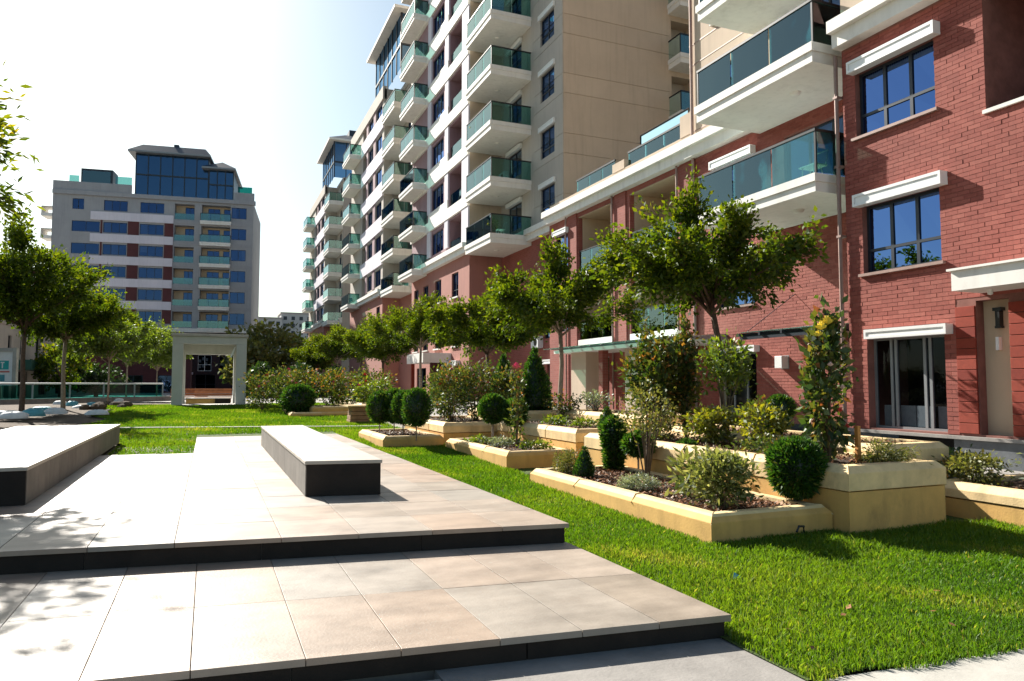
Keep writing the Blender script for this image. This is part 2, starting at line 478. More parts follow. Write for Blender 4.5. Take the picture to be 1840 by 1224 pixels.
def window(fr, u0, u1, z0, z1, parent, cols=(0.5,), tr=None, d=-0.12, fm='frame_dark', gm='window_glass', w=0.05, split=False, curtain=0, name='window'):
    mb = MB()
    B = lambda a, b, c, e: fr.box(mb, a, b, d - 0.03, d + 0.03, c, e)
    B(u0, u0 + w, z0, z1); B(u1 - w, u1, z0, z1)
    B(u0 + w, u1 - w, z0, z0 + w); B(u0 + w, u1 - w, z1 - w, z1)
    ue = [u0 + w] + [u0 + (u1 - u0) * c for c in cols] + [u1 - w]
    for x in ue[1:-1]:
        B(x - w * 0.6, x + w * 0.6, z0 + w, z1 - w)
    zt = None
    if tr:
        zt = z0 + (z1 - z0) * tr
        for i in range(len(ue) - 1):
            B(ue[i] + (w * .6 if i else 0), ue[i + 1] - (w * .6 if i < len(ue) - 2 else 0), zt - w * 0.5, zt + w * 0.5)
    win = mb.build(name, fm, parent)
    zz = [z0 + w, zt, z1 - w] if zt else [z0 + w, z1 - w]
    def pane(m, a, b, c, e, tilt):
        m.quad(fr.P(a, d + tilt, c), fr.P(b, d, c), fr.P(b, d + tilt, e), fr.P(a, d, e))
    if split:
        for i in range(len(ue) - 1):
            for j in range(len(zz) - 1):
                m = MB(); pane(m, ue[i], ue[i + 1], zz[j], zz[j + 1], random.uniform(-.004, .004)); m.build('pane', gm, win)
    else:
        m = MB()
        for i in range(len(ue) - 1):
            pane(m, ue[i], ue[i + 1], zz[0], zz[-1], random.uniform(-.006, .006))
        m.build('pane', gm, win)
    if curtain:
        m = MB()
        n = 14
        a, b = (u0 + w, u0 + w + (u1 - u0) * curtain) if curtain > 0 else (u1 - w + (u1 - u0) * curtain, u1 - w)
        for k in range(n):
            t0, t1 = a + (b - a) * k / n, a + (b - a) * (k + 1) / n
            dd = d - 0.12 - 0.03 * (k % 2); de = d - 0.12 - 0.03 * ((k + 1) % 2)
            m.quad(fr.P(t0, dd, z0 + w), fr.P(t1, de, z0 + w), fr.P(t1, de, z1 - w), fr.P(t0, dd, z1 - w))
        m.build('curtain', 'curtain', win)
    return win

def shutter_box(fr, u0, u1, z0, h, parent, dep=0.2):
    """white roller shutter housing over a window, hollow front edge"""
    mb = MB()
    fr.box(mb, u0, u1, 0.0, dep, z0, z0 + h)
    fr.box(mb, u0, u1, dep, dep + 0.02, z0 + h - 0.06, z0 + h)
    fr.box(mb, u0, u1, dep, dep + 0.02, z0, z0 + 0.05)
    fr.box(mb, u0, u0 + 0.05, dep, dep + 0.02, z0 + 0.05, z0 + h - 0.06)
    fr.box(mb, u1 - 0.05, u1, dep, dep + 0.02, z0 + 0.05, z0 + h - 0.06)
    return mb.build('shutter_box', 'white_metal', parent)

def balcony(fr, u0, u1, d1, zt, parent, n=3, d0=0.0, slabh=0.34, h=1.0, sides=(True, True), gm='balcony_glass', rail='rail_black', sm='white_paint'):
    mb = MB()
    fr.box(mb, u0, u1, d0, d1, zt - slabh, zt - slabh * 0.45)
    fr.box(mb, u0 - 0.04, u1 + 0.04, d0, d1 + 0.05, zt - slabh * 0.45, zt)
    b = mb.build('balcony', sm, parent)
    zb, zr = zt + 0.04, zt + h
    for i in range(n):
        a, c = u0 + (u1 - u0) * i / n + 0.02, u0 + (u1 - u0) * (i + 1) / n - 0.02
        m = MB(); fr.box(m, a, c, d1 - 0.06, d1 - 0.048, zb, zr); m.build('glass_panel', gm, b)
    for s, u in ((0, u0 + 0.03), (1, u1 - 0.03)):
        if not sides[s]: continue
        k = max(1, int(round((d1 - d0) / 1.1)))
        for i in range(k):
            a, c = d0 + (d1 - 0.08 - d0) * i / k + 0.015, d0 + (d1 - 0.08 - d0) * (i + 1) / k - 0.015
            m = MB(); fr.box(m, u - 0.006, u + 0.006, a, c, zb, zr); m.build('glass_panel', gm, b)
    m = MB()
    fr.box(m, u0, u1, d1 - 0.09, d1 - 0.02, zr, zr + 0.06)
    if sides[0]: fr.box(m, u0, u0 + 0.07, d0, d1 - 0.09, zr, zr + 0.06)
    if sides[1]: fr.box(m, u1 - 0.07, u1, d0, d1 - 0.09, zr, zr + 0.06)
    for u in (u0, u1 - 0.05):
        fr.box(m, u, u + 0.05, d1 - 0.075, d1 - 0.035, zt, zr)
    m.build('rail', rail, b)
    return b

def slab_material():
    m, nt, b, N, L = nodes_of('paving')
    oi = N('ShaderNodeObjectInfo')
    cr = N('ShaderNodeValToRGB')
    e = cr.color_ramp.elements
    e[0].color = c4((0.30, 0.245, 0.195)); e[1].color = c4((0.35, 0.31, 0.265)); e[1].position = 1.0
    for p, c in ((0.25, (0.37, 0.265, 0.195)), (0.5, (0.315, 0.28, 0.24)), (0.75, (0.375, 0.285, 0.22))):
        k = e.new(p); k.color = c4(c)
    L(oi.outputs['Random'], cr.inputs['Fac'])
    ge = N('ShaderNodeNewGeometry')
    n1 = N('ShaderNodeTexNoise'); n1.inputs['Scale'].default_value = 2.3; n1.inputs['Detail'].default_value = 8; n1.inputs['Roughness'].default_value = 0.7
    L(ge.outputs['Position'], n1.inputs['Vector'])
    mp = N('ShaderNodeMapping'); mp.inputs['Scale'].default_value = (1.2, 4.5, 1); mp.inputs['Rotation'].default_value = (0, 0, 0.35)
    L(ge.outputs['Position'], mp.inputs['Vector'])
    n2 = N('ShaderNodeTexNoise'); n2.inputs['Scale'].default_value = 1.0; n2.inputs['Detail'].default_value = 6
    L(mp.outputs['Vector'], n2.inputs['Vector'])
    ad = N('ShaderNodeMath'); ad.operation = 'ADD'; L(n1.outputs['Fac'], ad.inputs[0]); L(n2.outputs['Fac'], ad.inputs[1])
    mr = N('ShaderNodeMapRange'); mr.inputs['From Min'].default_value = 0.65; mr.inputs['From Max'].default_value = 1.35
    mr.inputs['To Min'].default_value = 0.62; mr.inputs['To Max'].default_value = 1.18
    L(ad.outputs[0], mr.inputs['Value'])
    hv = N('ShaderNodeHueSaturation'); L(mr.outputs['Result'], hv.inputs['Value']); L(cr.outputs['Color'], hv.inputs['Color'])
    # dark specks
    vo = N('ShaderNodeTexVoronoi'); vo.inputs['Scale'].default_value = 26
    L(ge.outputs['Position'], vo.inputs['Vector'])
    sp = N('ShaderNodeMapRange'); sp.inputs['From Min'].default_value = 0.04; sp.inputs['From Max'].default_value = 0.09
    sp.inputs['To Min'].default_value = 0.75; sp.inputs['To Max'].default_value = 1.0
    L(vo.outputs['Distance'], sp.inputs['Value'])
    h2 = N('ShaderNodeHueSaturation'); L(sp.outputs['Result'], h2.inputs['Value']); L(hv.outputs['Color'], h2.inputs['Color'])
    L(h2.outputs['Color'], b.inputs['Base Color'])
    rr = N('ShaderNodeMapRange'); rr.inputs['To Min'].default_value = 0.34; rr.inputs['To Max'].default_value = 0.6
    L(n1.outputs['Fac'], rr.inputs['Value']); L(rr.outputs['Result'], b.inputs['Roughness'])
    b.inputs['Specular IOR Level'].default_value = 0.5
    n3 = N('ShaderNodeTexNoise'); n3.inputs['Scale'].default_value = 55; n3.inputs['Detail'].default_value = 5
    L(ge.outputs['Position'], n3.inputs['Vector'])
    bp = N('ShaderNodeBump'); bp.inputs['Strength'].default_value = 0.25; bp.inputs['Distance'].default_value = 0.006
    L(n3.outputs['Fac'], bp.inputs['Height']); L(bp.outputs['Normal'], b.inputs['Normal'])
slab_material()

def stain(name, colr, scale, lo, hi, amount):
    nt = MATS[name].node_tree; b = nt.nodes['Principled BSDF']
    src = b.inputs['Base Color'].links[0].from_socket
    tc = nt.nodes.new('ShaderNodeNewGeometry')
    mp = nt.nodes.new('ShaderNodeMapping'); mp.inputs['Scale'].default_value = (1, 1, .55)
    n = nt.nodes.new('ShaderNodeTexNoise'); n.inputs['Scale'].default_value = scale; n.inputs['Detail'].default_value = 9; n.inputs['Roughness'].default_value = .7
    r = nt.nodes.new('ShaderNodeMapRange'); r.inputs['From Min'].default_value = lo; r.inputs['From Max'].default_value = hi; r.inputs['To Max'].default_value = amount
    m = nt.nodes.new('ShaderNodeMix'); m.data_type = 'RGBA'; m.inputs['B'].default_value = c4(colr)
    L = nt.links.new
    L(tc.outputs['Position'], mp.inputs['Vector']); L(mp.outputs['Vector'], n.inputs['Vector']); L(n.outputs['Fac'], r.inputs['Value'])
    L(r.outputs['Result'], m.inputs['Factor']); L(src, m.inputs['A']); L(m.outputs['Result'], b.inputs['Base Color'])
stain('planter_cap', (0.30, 0.22, 0.13), 2.6, .55, .72, .55)
stain('planter_side', (0.26, 0.15, 0.06), 2.2, .55, .72, .5)
stain('paving', (0.20, 0.155, 0.12), 1.1, .56, .72, .5)
stain('bench_top', (0.22, 0.19, 0.16), 1.6, .56, .74, .5)
stain('brick', (0.13, 0.045, 0.038), .8, .55, .75, .25)
stain('white_paint', (0.42, 0.38, 0.33), 1.2, .56, .75, .5)
stain('concrete', (0.12, 0.11, 0.10), 1.5, .52, .7, .5)
stain('concrete_white', (0.2, 0.18, 0.155), 1.5, .52, .7, .5)

# ------------------------------------------------------------------ ground, lawn, paths
_GY = [-50, 3.6, 6, 10, 15, 19.5, 24, 29, 33, 45, 3000]
_GZ = [0.0, 0.0, 0.06, 0.13, 0.24, 0.33, 0.44, 0.60, 0.66, 0.60, 0.60]

def gz(x, y):
    z = np.interp(y, _GY, _GZ)
    return z

def sheet(name, x0, x1, y0, y1, nx, ny, dz, mat, inside=None, kind='structure', ys=None):
    xs = np.linspace(x0, x1, nx + 1)
    ys = np.linspace(y0, y1, ny + 1) if ys is None else np.array(ys)
    V = [(x, y, float(gz(x, y)) + dz) for y in ys for x in xs]
    n = nx + 1
    Fq = []
    for j in range(len(ys) - 1):
        for i in range(nx):
            if inside and not inside((xs[i] + xs[i + 1]) / 2, (ys[j] + ys[j + 1]) / 2): continue
            Fq.append((j * n + i, j * n + i + 1, (j + 1) * n + i + 1, (j + 1) * n + i))
    mb = MB(); mb.v = V; mb.f = Fq
    o = mb.build(name, mat, smooth=True)
    o['kind'] = kind
    return o

sheet('ground', -1500, 1500, -60, 2500, 30, 1, -0.07, 'ground', ys=[-60, -10, 3, 4, 6, 8, 10, 12, 15, 17, 19.5, 22, 24, 26, 29, 31, 33, 38, 45, 60, 100, 300, 800, 2500])
LAWN_X0 = -2.7
def lawn_in(x, y):
    if y < 5.42: return x > 3.0
    if y < 18: return 2.6 < x < 8.0
    if x < 0: return x > LAWN_X0 - 0.06 * (y - 18) + 0.3 * math.sin(y * 1.3)
    return x < 4.9
lawn = sheet('lawn', -6, 14, 3.06, 35.0, 80, 120, 0.012, 'lawn', lawn_in)
sheet('soil_bed', -16, -1.8, 7.0, 45, 40, 60, -0.02, 'dirt')
sheet('side_paving', 6.0, 15.6, 5.0, 60, 12, 40, -0.03, 'concrete')
sheet('far_paving', -30, 15, 36, 110, 10, 10, -0.035, 'concrete')
# concrete path in front of the lawn and thin white path across it
pth = thing('path', (3.0, 2.9, -0.06), 'pale concrete path along the front edge of the lawn', 'path')
del pth['label']; del pth['category']; pth['kind'] = 'structure'
xs_ = [-6, -4.2, -2.4, -0.6, 1.2, 3.02]
for i in range(5):
    MB().prism([(xs_[i] + .006, 1.0), (xs_[i + 1] - .006, 1.0), (xs_[i + 1] - .006, 3.86), (xs_[i] + .006, 4.1)], -0.06, 0.004).build('paving_slab', 'concrete', pth)
for i, (a, b) in enumerate(((3.03, 4.7), (4.71, 6.4), (6.41, 8.2), (8.21, 10.5))):
    MB().prism([(a, 0.6), (b, 0.6), (b, 2.93 - .09 * (b - 4.6)), (a, 3.06 - 0.09 * (a - 3.0))], -0.06, 0.006).build('paving_slab', 'concrete_white', pth)
mb = MB()
for i in range(20):
    a, b = -2.6 + i * .36, -2.6 + (i + 1) * .36
    ya, yb = 22.0 - .2 * (a + 2.6), 22.0 - .2 * (b + 2.6)
    mb.prism([(a, ya), (b - .01, yb), (b - .01, yb + .2), (a, ya + .2)], 0.30, float(gz(0, ya)) + 0.05)
k = mb.build('garden_path', 'concrete_white'); k['kind'] = 'structure'

# ------------------------------------------------------------------ plaza: two broad steps of stone slabs
def lerp(a, b, t): return a + (b - a) * t
def front_low(x): return 3.75 + (x - 3.07) * (-0.11)
def front_up(x): return 5.97 + (x - 3.06) * (-0.15)
plaza = thing('plaza', (0, 5, 0), 'x', 'x'); del plaza['label']; del plaza['category']; plaza['kind'] = 'structure'
XL, XR = -4.6, 3.07
mb = MB()
mb.prism([(XL, front_low(XL) + .05), (XR - .03, front_low(XR) + .05), (XR - .03, front_up(XR) + .3), (XL, front_up(XL) + .3)], -0.2, 0.105)
mb.build('step_core', 'joint', plaza)
mb = MB()
mb.prism([(XL, front_up(XL) + .05), (XR - .03, front_up(XR) + .05), (XR - .03, 19.5), (-0.22, 19.5), (-0.22, 14.42), (XL, 14.9)], -0.1, 0.29)
mb.build('upper_core', 'joint', plaza)
G = 0.0025
def slab(x0, x1, ya0, ya1, yb0, yb1, z, t=0.04):
    m = MB().prism([(x0 + G, ya0 + G), (x1 - G, ya1 + G), (x1 - G, yb1 - G), (x0 + G, yb0 - G)], z - t, z + random.uniform(-.0015, .0015))
    return m.build('paving_slab', 'paving', plaza, bevel=0.0015)
x = XR
i = 0
while x > XL:
    w = random.choice((0.5, 0.5, 0.56)); a = max(x - w, XL)
    for t0, t1 in ((0, .47), (.47, 1.0)):
        f0, b0, f1, b1 = front_low(a), front_up(a) + .06, front_low(x), front_up(x) + .06
        slab(a, x, lerp(f0, b0, t0), lerp(f1, b1, t0), lerp(f0, b0, t1), lerp(f1, b1, t1), 0.15)
    x = a
x = XR
while x > XL:
    a = max(x - 0.62, XL)
    if x > -0.22 and a < -0.22 + 0.2: a = -0.22
    k = 0
    yend = 19.5 if x > -0.21 else 14.6 - .11 * (a + 0.22)
    off = 0.0
    while True:
        d0, d1 = k * 0.78, (k + 1) * 0.78
        f0, f1 = front_up(a), front_up(x)
        bl = k / 18.0
        y0a, y0b = min(f0 + d0, yend), min(f1 + d0, yend)
        y1a, y1b = min(f0 + d1, yend), min(f1 + d1, yend)
        if y1a - y0a < .05 and y1b - y0b < .05: break
        if y0a < yend - .03 and y0b < yend - .03:
            slab(a, x, y0a, y0b, y1a, y1b, 0.33)
        k += 1
    x = a
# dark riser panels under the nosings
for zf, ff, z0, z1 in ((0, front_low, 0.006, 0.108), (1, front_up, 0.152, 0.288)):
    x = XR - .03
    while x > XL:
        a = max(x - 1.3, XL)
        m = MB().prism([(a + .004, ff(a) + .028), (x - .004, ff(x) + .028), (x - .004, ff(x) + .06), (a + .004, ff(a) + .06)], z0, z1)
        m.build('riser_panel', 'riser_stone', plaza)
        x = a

# ------------------------------------------------------------------ long stone benches
def stone_bench(x0, x1, y0, y1, z0, z1, label, sk=0.0):
    t = thing('stone_bench', ((x0 + x1) / 2, (y0 + y1) / 2, z0), label, 'bench', 'long stone benches on the plaza')
    yf = lambda x: y0 - sk * (x - x0)
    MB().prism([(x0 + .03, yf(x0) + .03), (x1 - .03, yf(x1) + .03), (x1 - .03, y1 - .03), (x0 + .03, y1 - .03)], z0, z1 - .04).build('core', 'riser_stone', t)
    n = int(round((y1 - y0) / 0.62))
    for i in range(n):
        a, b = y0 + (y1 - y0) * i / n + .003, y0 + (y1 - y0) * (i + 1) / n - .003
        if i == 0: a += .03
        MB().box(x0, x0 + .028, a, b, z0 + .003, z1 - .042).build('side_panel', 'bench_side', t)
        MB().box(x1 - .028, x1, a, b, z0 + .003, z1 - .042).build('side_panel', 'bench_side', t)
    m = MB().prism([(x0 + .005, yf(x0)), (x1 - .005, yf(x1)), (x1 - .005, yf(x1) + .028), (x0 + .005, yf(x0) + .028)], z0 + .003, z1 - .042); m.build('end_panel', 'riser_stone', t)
    n2 = max(2, int(round((y1 - y0) / 1.05)))
    for i in range(n2):
        a, b = y0 + (y1 - y0) * i / n2, y0 + (y1 - y0) * (i + 1) / n2
        ya = (yf(x0) - .012, yf(x1) - .012) if i == 0 else (a + .002, a + .002)
        MB().prism([(x0 - .012, ya[0]), (x1 + .012, ya[1]), (x1 + .012, b - .002), (x0 - .012, b - .002)], z1 - .04, z1).build('top_slab', 'bench_top', t, bevel=0.005)
    return t
stone_bench(1.04, 1.86, 8.50, 15.9, 0.331, 0.73, 'narrow stone block bench with pale top beside the lawn edge', 0.2)
stone_bench(-3.6, -1.74, 9.05, 17.8, 0.331, 0.73, 'broad low stone block bench with white top beside the bare soil', 0.0)

# ------------------------------------------------------------------ planters
def planter(x0, x1, y0, y1, z0, z1, label, soil=None, split=None, t=0.17, name='garden_planter', mats=('planter_cap', 'planter_side'), ch=0.07):
    o = thing(name, ((x0 + x1) / 2, (y0 + y1) / 2, z0), label, 'planter', 'stepped garden planters')
    def ring(prof, side, nm, mat):
        c = [(x0, y0, 1, 1), (x1, y0, -1, 1), (x1, y1, -1, -1), (x0, y1, 1, -1)]
        A, B = c[side], c[(side + 1) % 4]
        L_ = abs(A[0] - B[0]) + abs(A[1] - B[1])
        ns = max(1, int(round(L_ / 1.35))) if nm == 'coping' else 1
        for k in range(ns):
            t0, t1 = k / ns + (.0015 if k else 0), (k + 1) / ns - (.0015 if k < ns - 1 else 0)
            jz = random.uniform(-.003, .003) if ns > 1 else 0
            vs_ = []
            for tt in (t0, t1):
                for off, z in prof:
                    vs_.append((lerp(A[0] + A[2] * off, B[0] + B[2] * off, tt), lerp(A[1] + A[3] * off, B[1] + B[3] * off, tt), z + jz))
            n = len(prof)
            fs = [(i, (i + 1) % n, n + (i + 1) % n, n + i) for i in range(n)] + [tuple(range(n)), tuple(range(2 * n - 1, n - 1, -1))]
            m = MB(); m.add(vs_, fs)
            m.build(nm, mat, o, bevel=0.006)
    for s in range(4):
        if split is None:
            ring([(0, z0), (0, z1 - ch), (ch, z1), (t, z1), (t, z0)], s, 'side_wall', mats[0] if False else 'planter_side')
            ring([(-.003, z1 - ch - .012), (ch, z1 + .004), (t + .003, z1 + .004), (t + .003, z1 - .05), (.02, z1 - ch - .012)], s, 'coping', 'planter_cap')
        else:
            ring([(0.012, z0), (0.012, split), (t, split), (t, z0)], s, 'side_wall', 'planter_side')
            ring([(0, split + .012), (0, z1 - ch), (ch, z1), (t + .02, z1), (t + .02, split + .012)], s, 'coping', 'planter_cap')
    sz = soil if soil is not None else z1 - 0.06
    m = MB()
    nx, ny = max(3, int((x1 - x0) / .18)), max(3, int((y1 - y0) / .18))
    for j in range(ny + 1):
        for i in range(nx + 1):
            e = 0 if i in (0, nx) or j in (0, ny) else 1
            m.v.append((x0 + t - .03 + (x1 - x0 - 2 * t + .06) * i / nx, y0 + t - .03 + (y1 - y0 - 2 * t + .06) * j / ny, sz + e * random.uniform(-.01, .035)))
    m.f = [(j * (nx + 1) + i, j * (nx + 1) + i + 1, (j + 1) * (nx + 1) + i + 1, (j + 1) * (nx + 1) + i) for j in range(ny) for i in range(nx)]
    m.build('soil', 'soil', o, smooth=True)
    o['_bed'] = 0; del o['_bed']
    return o

PL = []
def P_(x0, x1, y0, y1, z1, label, split=None, chips=0, **k):
    z0 = float(gz(0, y0)) - 0.03
    o = planter(x0, x1, y0, y1, z0, z1, label, split=split, **k)
    PL.append((x0, x1, y0, y1))
    if chips:
        n = chips
        X = rng.uniform(x0 + .17, x1 - .17, n); Y = rng.uniform(y0 + .17, y1 - .17, n); Z = z1 - .06 + rng.uniform(0.0, .05, n)
        scatter_quads('mulch', X, Y, Z, 0.045, 0.02, 'mulch', o)
    return o

def scatter_quads(name, X, Y, Z, ln, wd, mat, parent, tilt=0.7):
    n = len(X)
    az = rng.uniform(0, 2 * np.pi, n); ti = rng.uniform(-tilt, tilt, n); l = ln * rng.uniform(.5, 1.3, n); w = wd * rng.uniform(.6, 1.4, n)
    d = np.stack([np.cos(az) * np.cos(ti), np.sin(az) * np.cos(ti), np.sin(ti)], 1)
    ro = rng.uniform(-.6, .6, n)
    s = np.stack([-np.sin(az) * np.cos(ro), np.cos(az) * np.cos(ro), np.sin(ro)], 1)
    c = np.stack([X, Y, Z], 1) - ORG[parent.name]
    V = np.stack([c - d * l[:, None] / 2 - s * w[:, None] / 2, c + d * l[:, None] / 2 - s * w[:, None] / 2, c + d * l[:, None] / 2 + s * w[:, None] / 2, c - d * l[:, None] / 2 + s * w[:, None] / 2], 1).reshape(-1, 3)
    Q = np.arange(4 * n).reshape(n, 4)
    o = numpy_mesh(name, V, Q, np.repeat(rng.random(n), 4), mat, parent, 'stuff')
    return o

P_(4.46, 5.99, 5.72, 9.95, 0.34, 'low cream planter with bark mulch, ball topiary and small shrubs', chips=5200)
P_(6.0, 7.42, 5.5, 11.1, 0.76, 'tall cream planter with grooved side holding the yellow rose', split=0.50, chips=3800)
P_(7.44, 8.7, 6.4, 11.1, 0.86, 'back cream planter holding clipped double pompom shrubs', split=0.62, chips=2000)
P_(8.02, 9.7, 1.5, 6.2, 0.45, 'low cream planter beneath the grey plinth wall', split=0.27, chips=600)
P_(4.66, 5.95, 11.35, 14.75, 0.45, 'low cream planter with the tall pink rose on sparse soil', chips=900)
P_(5.97, 7.55, 11.35, 15.1, 0.80, 'grooved cream planter with low greens and one tiny cone', split=0.56, chips=900)
P_(7.57, 8.85, 11.6, 15.3, 1.0, 'upper cream planter below the glass entrance canopy', split=0.8, chips=500)
P_(3.38, 4.7, 15.0, 17.65, 0.50, 'small low cream planter with four lollipop topiaries', chips=1200)
P_(4.75, 6.55, 15.2, 18.6, 0.75, 'grooved cream planter full of rose bushes', split=0.52, chips=600)
P_(6.57, 8.0, 15.5, 18.8, 0.97, 'upper cream planter with two pointed conifers', split=0.76, chips=300)
P_(2.55, 4.6, 25.2, 28.4, 0.64, 'weathered low planter edging the far rose bed', chips=300)
P_(3.3, 4.58, 25.4, 27.4, 0.82, 'small raised planter box within the far rose bed', chips=300)
P_(4.75, 6.3, 24.5, 30.0, 0.95, 'long far planter below the rose bushes near the red porch', split=0.75)
t = thing('timber_crate', (4.3, 22.6, 0.4), 'stacked brown timber step box beside the far rose bed', 'crate')
for k in range(4):
    MB().box(4.0 + .02 * k, 4.62, 22.3 + .03 * (k % 2), 22.9, 0.38 + k * .13, 0.38 + k * .13 + .118).build('board', 'timber', t, bevel=0.006)
MB().box(3.92, 4.72, 22.2, 23.0, 0.902, 0.95).build('lid', 'planter_cap', t)
# bent black tap on the front of the low planter
m = MB().tube([(5.55, 5.70, 0.02), (5.55, 5.66, 0.12), (5.52, 5.63, 0.18), (5.44, 5.61, 0.19), (5.40, 5.60, 0.14)], 0.012, 8)
o = m.build('garden_tap', 'rail_black', org=(5.5, 5.68, 0.02)); tag(o, 'bent black garden tap against the shaded planter front', 'tap')

# ------------------------------------------------------------------ brick laying
BW, BH, JT = 0.245, 0.077, 0.009
BRICKS = []          # (distance, frame, u0, u1, z0, z1, wall, full)

def lay(fr, u0, u1, z0, z1, holes, wall):
    r = 0
    z = z0
    while z + BH <= z1 + 1e-6:
        u = u0 - (BW / 2 if r % 2 else 0)
        while u < u1:
            a, b = max(u, u0), min(u + BW, u1)
            segs = [(a, b)]
            for h in holes:
                if h[2] < z + BH - .01 and h[3] > z + .01:
                    ns = []
                    for (p, q) in segs:
                        if h[1] <= p or h[0] >= q: ns.append((p, q))
                        else:
                            if h[0] > p: ns.append((p, h[0]))
                            if h[1] < q: ns.append((h[1], q))
                    segs = ns
            for p, q in segs:
                if q - p > 0.03:
                    c = fr.P((p + q) / 2, 0, z + BH / 2)
                    full = abs((q - p) - BW) < 1e-6
                    BRICKS.append((depth(c), fr, p, q, z, z + BH, wall, full))
            u += BW + .006
        z += BH + JT
        r += 1

def brick_box(mb, fr, p, q, z0, z1, pr, val):
    fr.box(mb, p, q, 0.0, pr, z0, z1)
    # weathered edges: front face a touch smaller
    mb.a += [val] * 8

def finish_bricks(limit=300):
    vis = []
    for i, b in enumerate(BRICKS):
        c = np.array(b[1].P((b[2] + b[3]) / 2, 0, (b[4] + b[5]) / 2)) - EYEP
        w = c @ FWD
        px = CX + F * (c @ RGT) / w
        py = CY - F * (c @ UPV) / w
        if b[7] and 0 < px < 1840 and 0 < py < 1224: vis.append((b[0], i))
    vis.sort()
    pick = {i for _, i in vis[:limit]}
    groups = {}
    proto = None
    for i, b in enumerate(BRICKS):
        d, fr, p, q, z0, z1, wall, full = b
        pr = random.uniform(.006, .014)
        if i in pick:
            if proto is None:
                m = MB(); m.box(-.014, 0, -BW / 2, BW / 2, -BH / 2, BH / 2)
                proto = m.mesh('brick'); proto.materials.append(MATS['brick'])
            o = bpy.data.objects.new('brick', proto); col.objects.link(o)
            o.parent = wall
            c = fr.P((p + q) / 2, -.014 + pr, (z0 + z1) / 2)
            o.location = Vector((c[0] - .0, c[1], c[2])) - Vector(ORG[wall.name])
            o.location.x -= 0.014 if False else 0
        else:
            groups.setdefault(wall.name, (wall, MB()))
            brick_box(groups[wall.name][1], fr, p, q, z0, z1, pr, random.random())
    for nm, (wall, m) in groups.items():
        o = m.build('brickwork', 'brick', wall); o['kind'] = 'stuff'

def FX(x): return Fr((x, 0), (0, 1), (-1, 0))       # facade looking towards -X, u = Y
def FY(y): return Fr((0, y), (1, 0), (0, -1))       # facade looking towards the camera, u = X

def panels(fr, u0, u1, z0, z1, hs, mat, parent, t=0.03, nu=1, gap=0.025, holes=()):
    """wall cladding of big flat panels with open joints, name wall_panel"""
    z = z0; k = 0
    while z < z1 - .05:
        h = min(hs[k % len(hs)], z1 - z)
        for i in range(nu):
            a, b = u0 + (u1 - u0) * i / nu + gap / 2, u0 + (u1 - u0) * (i + 1) / nu - gap / 2
            zz0, zz1 = z + gap / 2, z + h - gap / 2
            us = [(a, b)]
            hh = [q for q in holes if q[2] < zz1 and q[3] > zz0 and q[0] < b and q[1] > a]
            m = MB()
            fr.wall(m, a, b, zz0, zz1, [(max(q[0], a), min(q[1], b), max(q[2], zz0), min(q[3], zz1)) for q in hh], dep=t, d=t)
            fr.wall(m, a, b, zz0, zz0 + .0001, [], d=t)
            P = fr.P
            m.quad(P(a, 0, zz0), P(b, 0, zz0), P(b, t, zz0), P(a, t, zz0)); m.quad(P(a, 0, zz1), P(b, 0, zz1), P(b, t, zz1), P(a, t, zz1))
            m.quad(P(a, 0, zz0), P(a, t, zz0), P(a, t, zz1), P(a, 0, zz1)); m.quad(P(b, 0, zz0), P(b, t, zz0), P(b, t, zz1), P(b, 0, zz1))
            m.build('wall_panel', mat, parent)
        z += h; k += 1

def part(name, mat, parent, fn, **k):
    m = MB(); fn(m); return m.build(name, mat, parent, **k)

def cornice(fr, u0, u1, parent, z=9.2, a=0.3, b=0.45, mat='white_paint'):
    m = MB()
    fr.box(m, u0, u1, 0.0, a, z, z + .32)
    fr.box(m, u0, u1, 0.0, b, z + .32, z + .60)
    fr.box(m, u0, u1, 0.0, a * .6, z + .60, z + .68)
    return m.build('cornice', mat, parent)

# ------------------------------------------------------------------ near brick block
A = thing('apartment_building', (14, 12, 0.3), 'red brick apartment block with big windows and beige storeys above a white cornice', 'building')
fa = FX(13.2)
W1 = (9.72, 11.62, 7.06, 8.52); W2 = (9.70, 11.53, 4.0, 5.5); DO = (9.70, 11.50, 0.66, 2.58)
LG = (4.6, 8.72, 6.68, 9.02, 1.7); NI = (8.46, 9.06, 0.66, 3.15, 0.22); EN = (6.2, 8.14, 0.66, 3.15, 1.3)
bay_holes = [W1, W2, DO, LG, NI, EN]
bayw = part('wall', 'mortar', A, lambda m: (fa.wall(m, 3.0, 11.97, 0.6, 9.2, bay_holes, 0.25), m.quad((13.2, 11.97, .6), (15.0, 11.97, .6), (15.0, 11.97, 27.6), (13.2, 11.97, 27.6)), m.quad((13.2, 3, .2), (26, 3, .2), (26, 3, 27.6), (13.2, 3, 27.6))))
lay(fa, 7.2, 11.96, 0.64, 9.18, bay_holes + [(8.14, 8.46, .6, 3.2), (9.06, 9.46, .6, 3.2)], bayw)
